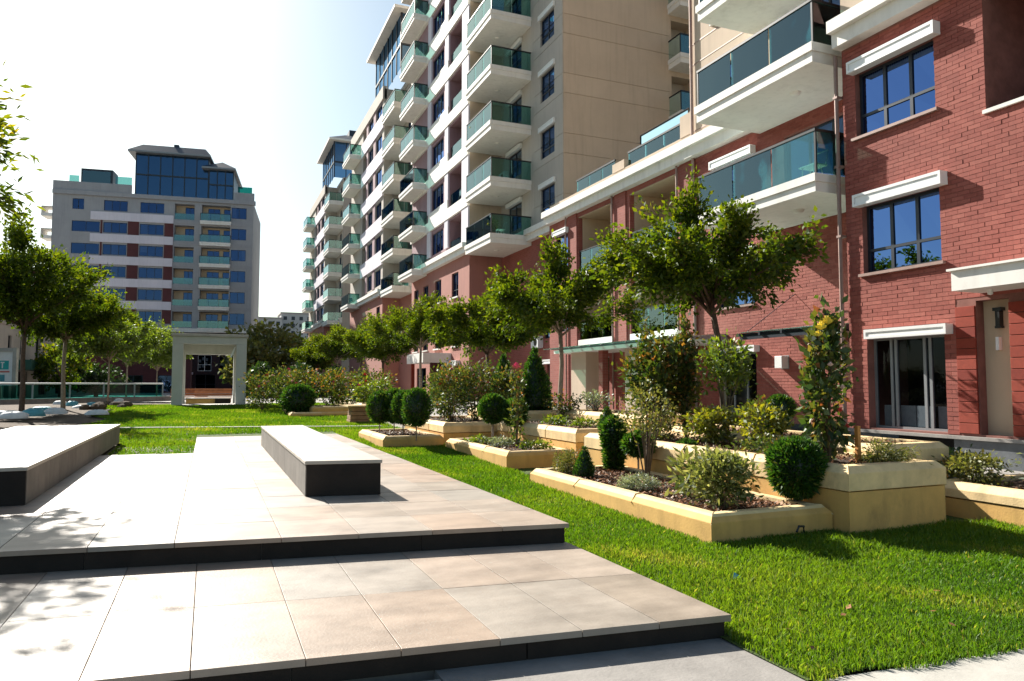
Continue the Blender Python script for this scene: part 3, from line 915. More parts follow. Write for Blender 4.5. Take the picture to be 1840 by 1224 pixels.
# brick piers of the entrance with deep joints
for (p, q) in ((9.07, 9.45), (8.15, 8.45)):
    z = 0.66
    while z < 3.05:
        m = MB(); fa.box(m, p, q, 0, .035, z + .012, min(z + .2, 3.18)); m.a = [random.random()] * 8
        m.build('pier_block', 'brick_dark', A, bevel=0.006); z += .2
part('niche_panel', 'stucco_warm', A, lambda m: fa.wall(m, 8.46, 9.06, .66, 3.15, [], d=-.21))
part('niche_lamp', 'rail_black', A, lambda m: (fa.box(m, 8.70, 8.78, -.21, -.10, 2.66, 2.98), fa.box(m, 8.66, 8.82, -.21, -.09, 2.94, 3.0), fa.box(m, 8.68, 8.80, -.2, -.11, 2.62, 2.66)))
part('niche_sensor', 'white_metal', A, lambda m: fa.box(m, 8.74, 8.80, -.21, -.12, 2.22, 2.46))
part('entrance_door', 'frame_dark', A, lambda m: (fa.wall(m, 6.2, 8.14, .66, 3.15, [], d=-1.28)))
part('canopy', 'white_paint', A, lambda m: (fa.box(m, 5.6, 8.95, 0.0, 0.8, 3.28, 3.64), fa.box(m, 5.5, 9.0, 0.0, 0.86, 3.64, 3.68)))
part('canopy_lamp', 'white_metal', A, lambda m: m.lathe([(0.0, -.1), (.045, -.08), (.05, 0)], 10, (12.85, 8.55, 3.28)))
# plinth
for i, (p, q) in enumerate(((3.0, 5.2), (5.2, 7.4), (7.4, 9.55))):
    part('plinth_panel', 'plinth', A, lambda m: fa.box(m, p + .006, q - .006, 0.0, 0.06, -0.1, 0.56))
part('plinth_panel', 'plinth', A, lambda m: fa.box(m, 11.2, 11.96, 0.0, 0.05, -0.1, 0.56))
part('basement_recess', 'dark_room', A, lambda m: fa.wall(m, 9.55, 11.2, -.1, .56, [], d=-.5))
part('door_sill', 'concrete', A, lambda m: fa.box(m, 3.0, 11.96, -0.3, 0.13, 0.56, 0.62))
# windows of the bay
window(fa, *W1, A, (0.33, 0.66), 0.34, d=-.16, split=True, w=.06)
window(fa, *W2, A, (0.33, 0.66), 0.34, d=-.16, split=True, w=.06, curtain=0.3)
part('ceiling_strip', 'curtain', A, lambda m: fa.box(m, 10.25, 10.9, -.5, -.45, 7.5, 8.0))
window(fa, DO[0], DO[1], DO[2], DO[3], A, (0.26, 0.33, 0.70, 0.76), None, d=-.22, split=True, fm='frame_grey', gm='window_dim', w=.05, name='glazed_door')
for a, b in ((9.8, 10.1), (10.22, 10.58), (10.6, 10.95), (11.1, 11.35)):
    part('frosted_film', 'teal_print' if False else 'curtain', A, lambda m: fa.box(m, a, b, -.30, -.28, .72, 1.15))
for (p, q, z) in ((W1[0], W1[1], W1[2]), (W2[0], W2[1], W2[2])):
    part('window_sill', 'pipe', A, lambda m: fa.box(m, p - .08, q + .08, -.15, 0.09, z - .06, z))
shutter_box(fa, 9.56, 11.66, 8.50, .26, A)
shutter_box(fa, 9.52, 11.6, 5.48, .26, A)
shutter_box(fa, 9.52, 11.4, 2.56, .2, A)
# loggia at the right
part('loggia_wall', 'brown_panel', A, lambda m: fa.wall(m, 4.6, 8.72, 6.68, 9.02, [(5.4, 8.3, 6.9, 8.3)], d=-1.68))
window(fa, 5.4, 8.3, 6.9, 8.3, A, (0.5,), None, d=-1.72)
part('loggia_sill', 'white_paint', A, lambda m: fa.box(m, 4.6, 8.76, -.1, .06, 6.60, 6.67))
part('awning_roll', 'curtain', A, lambda m: [m.tube([(13.35, 4.8, 8.9), (13.35, 6.3, 8.82), (13.35, 7.6, 8.9), (13.36, 8.6, 8.96)], [.12, .16, .14, .06], 10), m.tube([(13.5, 4.8, 8.5), (13.5, 7.7, 8.62)], .16, 10)], smooth=True)
# drainpipe
part('drainpipe', 'pipe', A, lambda m: [m.tube([(13.10, 12.06, .6), (13.10, 12.06, 9.1)], .045, 8)] + [m.box(13.05, 13.24, 12.0, 12.12, z, z + .05) for z in (1.5, 3.2, 4.9, 6.5, 8.1)])
cornice(fa, 3.0, 11.97, A)
AF = [9.88, 12.9, 15.92, 18.94, 21.96, 24.98]
uw = [(9.7, 11.5, z + .5, z + 2.0) for z in AF] + [(5.0, 7.4, z + .5, z + 2.0) for z in AF]
part('upper_wall', 'stucco', A, lambda m: (fa.wall(m, 3.0, 11.97, 9.88, 27.6, uw, .2)))
for h in uw[:3]:
    window(fa, *h, A, (0.4,), None)
# recessed part with the balconies
fr_ = FX(15.0)
rh = [(17.0, 18.7, 0.72, 2.55), (17.0, 18.7, 4.0, 5.5), (17.0, 18.7, 7.06, 8.52), (13.2, 15.7, 6.45, 8.6)]
recw = part('recess_wall', 'mortar', A, lambda m: fr_.wall(m, 11.97, 20.0, 0.5, 9.2, rh, .25))
lay(fr_, 11.98, 19.99, 0.64, 9.18, rh, recw)
window(fr_, *rh[0], A, (0.3, 0.65), None, split=True, fm='frame_grey', gm='window_dim', name='glazed_door')
window(fr_, *rh[1], A, (0.33, 0.66), 0.34, split=True, curtain=-.4)
window(fr_, *rh[2], A, (0.33, 0.66), 0.34)
window(fr_, *rh[3], A, (0.33, 0.66), None, curtain=.3, name='balcony_door')
for z, h in ((2.55, .2), (5.48, .26), (8.50, .26)):
    shutter_box(fr_, 16.85, 18.8, z, h, A)
for z in (4.0, 7.06):
    part('window_sill', 'pipe', A, lambda m: fr_.box(m, 16.95, 18.75, -.15, .08, z - .06, z))
cornice(fr_, 11.98, 20.0, A)
rw = [(17.2, 18.7, z + .5, z + 1.95) for z in AF] + [(13.2, 15.7, z + .05, z + 2.2) for z in AF]
part('upper_wall', 'stucco', A, lambda m: (fr_.wall(m, 11.97, 20.0, 9.88, 27.6, rw, .2), m.quad((15, 20, .5), (26, 20, .5), (26, 20, 27.6), (15, 20, 27.6)), m.quad((13.2, 3, 27.6), (26, 3, 27.6), (26, 20, 27.6), (13.2, 20, 27.6))))
for z in AF[:3]:
    part('wall_joint', 'pipe', A, lambda m: (fr_.box(m, 11.98, 20.0, 0, .012, z + 2.55, z + 2.58), fr_.box(m, 11.98, 20.0, 0, .012, z + .25, z + .28)))
    window(fr_, 17.2, 18.7, z + .5, z + 1.95, A, (0.5,), None)
    window(fr_, 13.2, 15.7, z + .05, z + 2.2, A, (0.33, .66), None, name='balcony_door')
    part('window_sill', 'white_paint', A, lambda m: fr_.box(m, 17.1, 18.8, -.1, .1, z + .42, z + .5))
part('drainpipe', 'pipe', A, lambda m: m.tube([(14.92, 19.8, .6), (14.92, 19.8, 20)], .05, 8))
balcony(fr_, 12.35, 16.65, 2.3, 6.42, A, n=3, slabh=.42)
balcony(fr_, 12.35, 16.65, 2.3, 9.50, A, n=3, slabh=.46)
balcony(fr_, 12.35, 16.65, 2.2, 12.5, A, n=3, slabh=.46)
for z in (6.0, 9.04, 12.04):
    part('ceiling_lamp', 'white_paint', A, lambda m: m.lathe([(0, -.07), (.12, -.06), (.15, 0)], 16, (13.7, 13.9, z)), smooth=True)
# things kept on the brick balcony
m = MB()
for dx in (0, .35):
    m.tube([(13.2, 12.9 + dx, 6.44), (13.25, 12.92 + dx, 6.85), (13.5, 12.95 + dx, 6.86), (13.6, 12.95 + dx, 6.44)], .012, 6)
m.box(13.2, 13.62, 12.85, 13.35, 6.84, 6.87); m.tube([(13.6, 12.9, 6.86), (13.7, 12.9, 7.25), (13.7, 13.3, 7.25), (13.6, 13.3, 6.86)], .012, 6)
o = m.build('metal_chair', 'white_metal', org=(13.4, 13.1, 6.44)); tag(o, 'thin metal chair behind green glass on the brick balcony', 'chair')
t = thing('glass_canopy', (14, 14, 2.9), 'green glass canopy on steel arms fixed to the brick wall', 'canopy')
for i in range(4):
    a, b = 12.4 + i * .78, 12.4 + (i + 1) * .78
    MB().add([(13.15, a + .02, 2.96), (13.15, b - .02, 2.96), (15, b - .02, 3.08), (15, a + .02, 3.08), (13.15, a + .02, 2.98), (13.15, b - .02, 2.98), (15, b - .02, 3.10), (15, a + .02, 3.10)], [(0, 1, 2, 3), (4, 5, 6, 7), (0, 1, 5, 4), (1, 2, 6, 5), (3, 0, 4, 7)]).build('glass_panel', 'canopy_glass', t)
for i in range(5):
    a = 12.4 + i * .78
    MB().add([(13.1, a - .03, 2.86), (13.1, a + .03, 2.86), (15, a + .03, 2.92), (15, a - .03, 2.92), (13.1, a - .03, 2.95), (13.1, a + .03, 2.95), (15, a + .03, 3.07), (15, a - .03, 3.07)], [(0, 1, 2, 3), (4, 5, 6, 7), (0, 1, 5, 4), (1, 2, 6, 5), (3, 0, 4, 7), (2, 3, 7, 6)]).build('arm', 'frame_dark', t)
part('edge_beam', 'frame_dark', t, lambda m: m.box(13.2, 13.26, 12.3, 15.6, 2.78, 2.86))
part('cable', 'frame_dark', t, lambda m: m.tube([(13.3, 15.4, 3.0), (15.0, 15.4, 4.1)], .01, 5))
t = thing('wall_lamp', (14.9, 15.84, 2.1), 'small white box lamp on the brick wall under the green canopy', 'lamp')
part('housing', 'white_metal', t, lambda m: m.box(14.74, 14.985, 15.70, 15.98, 2.04, 2.38), bevel=.01)
part('back_plate', 'frame_grey', t, lambda m: m.box(14.985, 15.0, 15.68, 16.0, 2.02, 2.40))

# ------------------------------------------------------------------ low link block with loggias
Lk = thing('link_building', (15, 26, 0.5), 'low red brick wing with two-storey loggias and a glass-edged roof terrace', 'building')
fl = FX(15.02)
lh = [(20.8, 23.95, 3.5, 5.75, 1.7), (20.8, 23.95, 6.5, 9.0, 1.7), (25.25, 28.2, 3.5, 5.75, 1.7), (25.25, 28.2, 6.5, 9.0, 1.7),
      (21.6, 23.5, .62, 2.75, .6), (25.6, 27.9, .62, 2.75, .6), (29.1, 30.4, 4.0, 5.5, .2), (29.1, 30.4, 7.0, 8.5, .2)]
part('wall', 'brickwork', Lk, lambda m: fl.wall(m, 20.0, 31.15, .5, 9.2, lh, .25))
for h in lh[:4]:
    part('loggia_wall', 'stucco_warm', Lk, lambda m: (fl.wall(m, h[0], h[1], h[2], h[3], [(h[0] + .7, h[0] + 2.3, h[2] + .05, h[2] + 1.9)], d=-1.68), fl.box(m, h[0] + .02, h[0] + .05, -1.68, -.2, h[2], h[3]), fl.box(m, h[1] - .05, h[1] - .02, -1.68, -.2, h[2], h[3]), fl.box(m, h[0], h[1], -1.68, -.01, h[3] - .03, h[3] - .01)))
    window(fl, h[0] + .7, h[0] + 2.3, h[2] + .05, h[2] + 1.9, Lk, (.5,), None, d=-1.75, gm='window_dim', name='balcony_door')
    f2 = FX(15.02 + 1.68); shutter_box(f2, h[0] + .6, h[0] + 2.4, h[2] + 1.9, .22, Lk, .12)
    part('loggia_floor_edge', 'white_paint', Lk, lambda m: fl.box(m, h[0], h[1], -.3, .04, h[2] - (.72 if h[2] > 6 else .5), h[2] + .02))
    part('rail', 'rail_black', Lk, lambda m: fl.box(m, h[0], h[1], -.10, -.04, h[2] + .92, h[2] + .98))
    for i in range(3):
        a, b = h[0] + (h[1] - h[0]) * i / 3, h[0] + (h[1] - h[0]) * (i + 1) / 3
        part('glass_panel', 'balcony_glass', Lk, lambda m: fl.box(m, a + .015, b - .015, -.075, -.063, h[2] + .05, h[2] + .92))
for h in lh[4:6]:
    window(fl, h[0], h[1], h[2], h[3], Lk, (.3, .7), None, d=-.5, fm='frame_grey', gm='window_dim', name='glazed_door')
for h in lh[6:]:
    window(fl, h[0], h[1], h[2], h[3], Lk, (.5,), .3)
    shutter_box(fl, h[0] - .05, h[1] + .05, h[3], .24, Lk)
for u in (20.2, 24.6, 28.7):
    part('pilaster', 'brickwork', Lk, lambda m: fl.box(m, u - .42, u + .42, 0, .06, .5, 9.2))
    part('drainpipe', 'pipe', Lk, lambda m: m.tube([(14.9, u + .5, .6), (14.9, u + .5, 9.2)], .04, 7))
cornice(fl, 20.0, 31.15, Lk)
part('parapet', 'stucco', Lk, lambda m: (fl.box(m, 20.0, 31.1, -.3, 0.0, 9.2, 10.15), fl.box(m, 24.3, 25.2, -.28, 0.02, 10.15, 10.5), fl.box(m, 20.0, 20.6, -.28, .02, 10.15, 10.9)))
for (a, b) in ((20.65, 24.25), (25.25, 28.6)):
    n = 3
    for i in range(n):
        c, d = a + (b - a) * i / n, a + (b - a) * (i + 1) / n
        part('glass_panel', 'balcony_glass', Lk, lambda m: fl.box(m, c + .015, d - .015, -.16, -.148, 10.18, 10.72))
    part('rail', 'rail_black', Lk, lambda m: fl.box(m, a, b, -.19, -.12, 10.72, 10.79))
part('terrace_floor', 'concrete', Lk, lambda m: fl.box(m, 20.0, 31.1, -11, -.3, 9.3, 9.7))
# glass winter garden on the terrace
for (p, q) in (((15.6, 20.9), (15.6, 24.0)), ((15.6, 24.0), (18.2, 24.0))):
    part('glass_screen', 'balcony_glass', Lk, lambda m: m.quad((p[0], p[1], 9.72), (q[0], q[1], 9.72), (q[0], q[1], 11.4), (p[0], p[1], 11.4)))
    part('screen_frame', 'rail_black', Lk, lambda m: (m.tube([(p[0], p[1], 9.7), (p[0], p[1], 11.42), (q[0], q[1], 11.42), (q[0], q[1], 9.7)], .04, 6)))
# beige porch columns and glass canopy of the entrance
t = thing('entrance_porch', (13.4, 23, 0.5), 'long turquoise glass entrance canopy on beige columns', 'porch')
for (x, y, w) in ((13.6, 21.6, .5), (13.6, 25.6, .62)):
    part('column', 'stucco', t, lambda m: m.box(x, x + .6, y - w, y + w, .45, 2.85), bevel=.01)
part('column', 'brickwork', t, lambda m: m.box(13.5, 13.75, 23.5, 23.8, .45, 2.9))
part('beam', 'white_paint', t, lambda m: m.box(13.3, 15.0, 18.4, 27.2, 2.85, 2.98))
for i in range(11):
    a, b = 18.3 + i * .82, 18.3 + (i + 1) * .82
    MB().add([(12.85, a + .02, 3.02), (12.85, b - .02, 3.02), (15, b - .02, 3.16), (15, a + .02, 3.16), (12.85, a + .02, 3.045), (12.85, b - .02, 3.045), (15, b - .02, 3.185), (15, a + .02, 3.185)], [(0, 1, 2, 3), (4, 5, 6, 7), (0, 1, 5, 4), (1, 2, 6, 5), (3, 0, 4, 7)]).build('glass_panel', 'canopy_glass', t)
    part('arm', 'frame_grey', t, lambda m: m.add([(12.8, a - .03, 2.985), (12.8, a + .03, 2.985), (14.99, a + .03, 2.985), (14.99, a - .03, 2.985), (12.8, a - .03, 3.01), (12.8, a + .03, 3.01), (14.99, a + .03, 3.155), (14.99, a - .03, 3.155)], [(0, 1, 2, 3), (4, 5, 6, 7), (0, 1, 5, 4), (3, 0, 4, 7), (2, 3, 7, 6), (1, 2, 6, 5)]))

# ------------------------------------------------------------------ towers
def ac_unit(x, y, z, label, facing='x'):
    t = thing('air_conditioner', (x, y, z), label, 'air conditioner', 'air conditioner units on the facades')
    s = .45
    if facing == 'x':
        MB().box(x, x + .3, y - s, y + s, z, z + .6).build('casing', 'white_metal', t, bevel=.015)
        MB().add([(x - .006, y - .12 + .2 * math.cos(k * .52), z + .3 + .2 * math.sin(k * .52)) for k in range(12)], [tuple(range(12))]).build('fan_grille', 'rail_black', t)
    else:
        MB().box(x - s, x + s, y, y + .3, z, z + .6).build('casing', 'white_metal', t, bevel=.015)
        MB().add([(x - .12 + .2 * math.cos(k * .52), y - .006, z + .3 + .2 * math.sin(k * .52)) for k in range(12)], [tuple(range(12))]).build('fan_grille', 'rail_black', t)
    part('bracket', 'frame_grey', t, lambda m: (m.box(x + .0, x + .28, y - .3, y - .26, z - .05, z), m.box(x + .0, x + .28, y + .26, y + .3, z - .05, z)))
    return t

def stack(fn, floors):
    """build the piece at the first floor, then copies of it on every other floor"""
    o = fn(floors[0])
    for z in floors[1:]:
        clone(o, o.parent, (0, 0, z - floors[0]))
    return o

FL = [9.5 + 3.02 * k for k in range(9)]
B = thing('apartment_tower', (18, 42, 0.5), 'tall beige tower with white slab balconies rising above the brick wing', 'building')
fs = FY(31.16)
part('side_wall', 'stucco', B, lambda m: fs.wall(m, 15.8, 27, .5, 36, [(22.2, 23.6, z + .1, z + 2.3, .8) for z in FL], .5))
panels(fs, 15.8, 22.1, 9.9, 36, (1.0, 2.02), 'stucco', B, t=.03)
for z in FL:
    part('side_balcony_back', 'stucco_grey', B, lambda m: fs.wall(m, 22.2, 23.6, z + .1, z + 2.3, [], d=-.78))
stack(lambda z: balcony(fs, 22.0, 24.6, 1.1, z + .05, B, n=2, slabh=.5), FL[:6])
fb = FX(15.8)
wc = [(32.1, 33.75, z + .75, z + 2.2) for z in FL]
bd = [(36.3, 38.2, z + .05, z + 2.2) for z in FL]
part('front_wall', 'stucco_grey', B, lambda m: fb.wall(m, 31.16, 39.3, 9.2, 36, wc + bd, .22))
part('lower_wall', 'brickwork', B, lambda m: fb.wall(m, 31.16, 39.3, .5, 9.2, [(32.2, 33.4, 3.9, 5.5), (34.4, 36.0, .65, 2.6), (32.1, 33.1, .65, 2.6)], .22))
window(fb, 32.2, 33.4, 3.9, 5.5, B, (.5,)); window(fb, 34.4, 36.0, .65, 2.6, B, (.5,), gm='window_dim', name='door'); window(fb, 32.1, 33.1, .65, 2.6, B, (.5,), gm='window_dim', name='door')
shutter_box(fb, 32.0, 33.5, 5.5, .25, B); shutter_box(fb, 32.0, 33.2, 2.6, .22, B)
cornice(fb, 31.16, 39.3, B)
panels(fb, 31.16, 34.6, 9.9, 36, (1.0, 2.02), 'stucco_grey', B, t=.025, holes=wc)
stack(lambda z: window(fb, 32.1, 33.75, z + .75, z + 2.2, B, (.5,), .3, d=-.1), FL)
stack(lambda z: shutter_box(fb, 32.0, 33.85, z + 2.2, .26, B, .12), FL)
stack(lambda z: window(fb, 36.3, 38.2, z + .05, z + 2.2, B, (.5,), None, d=-.1, gm='window_dim', name='balcony_door'), FL)
stack(lambda z: shutter_box(fb, 36.2, 38.3, z + 2.2, .24, B, .15), FL)
stack(lambda z: balcony(fb, 35.0, 39.0, 2.35, z, B, n=3, slabh=.5), FL)
stack(lambda z: part('ceiling_lamp', 'white_paint', B, lambda m: m.lathe([(0, -.06), (.12, -.05), (.14, 0)], 10, (14.6, 37, z - .5))), FL)
ac_unit(15.45, 38.5, FL[1] + .75, 'outdoor air conditioner unit above the lowest corner balcony of the beige tower')
fc = FX(13.8)
lo = [(40.6, 43.1, z + .15, z + 2.35, 1.4) for z in FL]; wi = [(44.4, 47.0, z + .75, z + 2.2, .2) for z in FL]
low = [(41.2, 42.4, 3.9, 5.5, .2), (44.8, 46.2, 3.9, 5.5, .2), (41.3, 42.6, 6.9, 8.4, .2), (44.8, 46.2, 6.9, 8.4, .2), (47.8, 49.1, 3.9, 5.5, .2), (47.8, 49.1, 6.9, 8.4, .2), (50.3, 51.5, 3.9, 5.5, .2), (50.3, 51.5, 6.9, 8.4, .2), (48.2, 50.6, .65, 2.7, .3)]
part('front_wall', 'plum_panel', B, lambda m: (fc.wall(m, 39.3, 52.2, 9.2, 36, lo + wi, .2)))
part('return_wall', 'stucco', B, lambda m: (m.quad((13.8, 39.3, 9.2), (15.8, 39.3, 9.2), (15.8, 39.3, 36), (13.8, 39.3, 36)), m.quad((13.8, 52.2, .5), (18, 52.2, .5), (18, 52.2, 36), (13.8, 52.2, 36)), m.quad((13.8, 31.2, 36), (27, 31.2, 36), (27, 52, 36), (13.8, 52, 36))))
part('lower_wall', 'pink_render', B, lambda m: (fc.wall(m, 39.3, 52.2, .5, 9.2, low, .2), m.quad((13.8, 39.29, .5), (15.8, 39.29, .5), (15.8, 39.29, 9.2), (13.8, 39.29, 9.2))))
for h in low:
    window(fc, *h[:4], B, (.5,), .3)
    if h[2] > 1: part('window_sill', 'white_paint', B, lambda m: fc.box(m, h[0] - .1, h[1] + .1, -.1, .1, h[2] - .08, h[2]))
shutter_box(fc, 40.9, 42.7, 2.7, .3, B, .25)
cornice(fc, 39.3, 52.2, B)
stack(lambda z: part('band', 'white_paint', B, lambda m: (fc.box(m, 39.3, 52.2, 0, .14, z - .55, z + .12), fc.box(m, 43.3, 47.6, 0, .1, z + .12, z + .7))), FL[1:])
stack(lambda z: part('pier', 'lilac_band', B, lambda m: (fc.box(m, 39.3, 40.5, 0, .1, z + .12, z + 2.46), fc.box(m, 43.2, 43.9, 0, .1, z + .7, z + 2.46), fc.box(m, 47.1, 47.9, 0, .1, z + .7, z + 2.46))), FL)
stack(lambda z: window(fc, 44.4, 47.0, z + .75, z + 2.2, B, (.35, .68), None, d=-.1), FL)
stack(lambda z: part('loggia_back', 'brown_panel', B, lambda m: fc.wall(m, 40.6, 43.1, z + .15, z + 2.35, [], d=-1.38)), FL)
stack(lambda z: part('loggia_glass', 'balcony_glass', B, lambda m: fc.box(m, 40.62, 43.08, -.08, -.068, z + .15, z + 1.0)), FL)
stack(lambda z: balcony(fc, 48.2, 52.0, 1.05, z, B, n=3, slabh=.42), FL)
t = thing('porch_roof', (13, 46, 2.9), 'white porch roof over the red entrance wall of the beige tower', 'canopy')
part('roof_slab', 'white_paint', t, lambda m: m.box(12.0, 13.79, 42.6, 46.5, 2.9, 3.5), bevel=.01)
part('porch_wall', 'brown_panel', t, lambda m: m.box(12.6, 13.6, 42.9, 43.2, .5, 2.9))
part('post', 'brick_dark', t, lambda m: m.box(12.2, 12.4, 46.0, 46.2, .5, 2.9))

def far_tower(name, u0, label, top, floors):
    T = thing('apartment_tower', (18, u0 + 10, 0.5), label, 'building')
    f1, f2 = FX(15.2), FX(13.7)
    u1, u2 = u0 + 5.0, u0 + 20.5
    nb = len(floors)
    d1 = [(u0 + 1.2, u0 + 2.6, z + .1, z + 2.2) for z in floors]
    part('front_wall', 'stucco_grey', T, lambda m: f1.wall(m, u0, u1, 9.2, top, d1, .2))
    part('return_wall', 'stucco_grey', T, lambda m: (m.quad((15.2, u0, .5), (24, u0, .5), (24, u0, top), (15.2, u0, top)), m.quad((13.7, u1, 9.2), (15.2, u1, 9.2), (15.2, u1, top), (13.7, u1, top)), m.quad((13.7, u2, .5), (20, u2, .5), (20, u2, top), (13.7, u2, top)), m.quad((13.7, u1, top), (24, u1, top), (24, u2, top), (13.7, u2, top)), m.quad((15.2, u0, top), (24, u0, top), (24, u1, top), (15.2, u1, top))))
    wn_ = [(u1 + .8, u1 + 3.2, z + .75, z + 2.2, .2) for z in floors] + [(u1 + 4.4, u1 + 6.6, z + .75, z + 2.2, .2) for z in floors] + [(u1 + 7.6, u1 + 9.4, z + .15, z + 2.3, 1.2) for z in floors]
    part('front_wall', 'stucco_grey', T, lambda m: f2.wall(m, u1, u2, 9.2, top, wn_, .2))
    part('lower_wall', 'pink_render', T, lambda m: (f2.wall(m, u1, u2, .5, 9.2, [(u1 + 1, u1 + 2.4, 4, 5.5, .2), (u1 + 1, u1 + 2.4, 7, 8.4, .2), (u1 + 5, u1 + 6.4, 4, 5.5, .2)], .2), f1.wall(m, u0, u1, .5, 9.2, [], .2), m.quad((13.7, u1 - .01, .5), (15.2, u1 - .01, .5), (15.2, u1 - .01, 9.2), (13.7, u1 - .01, 9.2))))
    for q in ((u1 + 1, 4), (u1 + 1, 7), (u1 + 5, 4)):
        window(f2, q[0], q[0] + 1.4, q[1], q[1] + 1.45, T, (.5,))
    cornice(f2, u1, u2, T); cornice(f1, u0, u1, T)
    stack(lambda z: window(f1, u0 + 1.2, u0 + 2.6, z + .1, z + 2.2, T, (.5,), None, d=-.1, name='balcony_door'), floors)
    stack(lambda z: balcony(f1, u0 + .3, u1 - .3, 1.75, z, T, n=3, slabh=.5), floors)
    stack(lambda z: window(f2, u1 + .8, u1 + 3.2, z + .75, z + 2.2, T, (.5,), None, d=-.1), floors)
    stack(lambda z: window(f2, u1 + 4.4, u1 + 6.6, z + .75, z + 2.2, T, (.5,), None, d=-.1), floors)
    for qa, qb in ((3.3, 4.3), (6.7, 7.5)):
        stack(lambda z: part('infill', 'plum_panel', T, lambda m: f2.box(m, u1 + qa, u1 + qb, 0, .05, z + .7, z + 2.4)), floors)
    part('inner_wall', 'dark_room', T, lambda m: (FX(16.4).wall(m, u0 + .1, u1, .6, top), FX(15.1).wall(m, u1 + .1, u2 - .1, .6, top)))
    stack(lambda z: part('band', 'lilac_band', T, lambda m: f2.box(m, u1, u1 + 9.6, 0, .14, z - .6, z + .7)), floors[1:])
    stack(lambda z: part('loggia_back', 'brown_panel', T, lambda m: f2.wall(m, u1 + 7.6, u1 + 9.4, z + .15, z + 2.3, [], d=-1.18)), floors)
    stack(lambda z: balcony(f2, u1 + 10.4, u1 + 14.4, 1.15, z, T, n=3, slabh=.42), floors)
    part('parapet', 'stucco_grey', T, lambda m: (f2.box(m, u1, u2, -.2, .15, top - .9, top + .25), f1.box(m, u0, u1 - .16, -.2, .1, top - .4, top + .1)))
    # glazed penthouse with a pitched roof and wide eaves
    pz, ph = top + .1, top + 4.7
    x0, x1, y0, y1 = 14.0, 21.5, u0 + .4, u0 + 10.2
    g = thing_part = part('penthouse', 'frame_dark', T, lambda m: [m.box(x0 - .02, x0 + .1, y0 + k * (y1 - y0) / 6 - .05, y0 + k * (y1 - y0) / 6 + .05, pz, ph) for k in range(7)] + [m.box(x0 + k * (x1 - x0) / 5 - .05, x0 + k * (x1 - x0) / 5 + .05, y0 - .02, y0 + .1, pz, ph) for k in range(6)] + [m.box(x0 - .04, x1, y0 - .04, y0 + .08, pz + 1.9, pz + 2.1), m.box(x0 - .04, x0 + .08, y0, y1, pz + 1.9, pz + 2.1)])
    for k in range(6):
        a, b = y0 + k * (y1 - y0) / 6, y0 + (k + 1) * (y1 - y0) / 6
        m = MB(); m.quad((x0 + .03, a, pz), (x0 + .03, b, pz), (x0 + .03, b, ph), (x0 + .03, a, ph)); m.build('pane', 'tower_glass', g)
    for k in range(5):
        a, b = x0 + k * (x1 - x0) / 5, x0 + (k + 1) * (x1 - x0) / 5
        m = MB(); m.quad((a, y0 + .03, pz), (b, y0 + .03, pz), (b, y0 + .03, ph), (a, y0 + .03, ph)); m.build('pane', 'tower_glass', g)
    e = .75
    part('eaves', 'white_paint', T, lambda m: m.box(x0 - e, x1 + e, y0 - e, y1 + e, ph, ph + .22))
    def rf(m):
        m.add([(x0 - e, y0 - e, ph + .22), (x1 + e, y0 - e, ph + .22), (x1 + e, y1 + e, ph + .22), (x0 - e, y1 + e, ph + .22), (x0 + 1.6, y0 + 1.6, ph + 1.5), (x1 - 1.6, y0 + 1.6, ph + 1.5), (x1 - 1.6, y1 - 1.6, ph + 1.5), (x0 + 1.6, y1 - 1.6, ph + 1.5)], [(0, 1, 5, 4), (1, 2, 6, 5), (2, 3, 7, 6), (3, 0, 4, 7), (4, 5, 6, 7)])
    r = part('roof', 'roof_slate', T, rf)
    part('chimney', 'roof_slate', r, lambda m: m.box(x0 + 2.2, x0 + 4.0, y0 + 2.0, y0 + 4.2, ph + 1.4, ph + 2.4))
    return T
FL7 = FL[:6]
far_tower('c', 56.6, 'middle grey tower with glazed rooftop penthouse behind the beige tower', 27.5, FL7)
ac_unit(14.85, 60.6, FL[0] + .8, 'lower window air conditioner in a dark recess of the middle grey tower')
ac_unit(14.85, 60.6, FL[1] + .8, 'upper window air conditioner in a dark recess of the middle grey tower')
far_tower('d', 91.0, 'farthest grey tower with slate penthouse roof at the end of the row', 27.5, FL7)
Q = thing('link_wall', (17.5, 70, .5), 'set-back grey infill wall joining the towers', 'wall')
part('wall_face', 'stucco_grey', Q, lambda m: (FX(17.6).wall(m, 52.2, 56.6, .5, 26), FX(17.6).wall(m, 77.1, 91.0, .5, 26)))
ac_unit(15.5, 34.0, 3.45, 'white air conditioner box hanging on the red wall behind the second tree')
# dark rooms behind the glass
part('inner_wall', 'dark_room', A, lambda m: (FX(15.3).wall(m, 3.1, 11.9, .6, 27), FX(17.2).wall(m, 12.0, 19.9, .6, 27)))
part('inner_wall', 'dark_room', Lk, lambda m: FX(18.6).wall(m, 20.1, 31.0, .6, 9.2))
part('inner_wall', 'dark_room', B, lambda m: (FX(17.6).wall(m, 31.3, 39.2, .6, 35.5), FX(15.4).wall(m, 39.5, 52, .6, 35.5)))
finish_bricks(300)

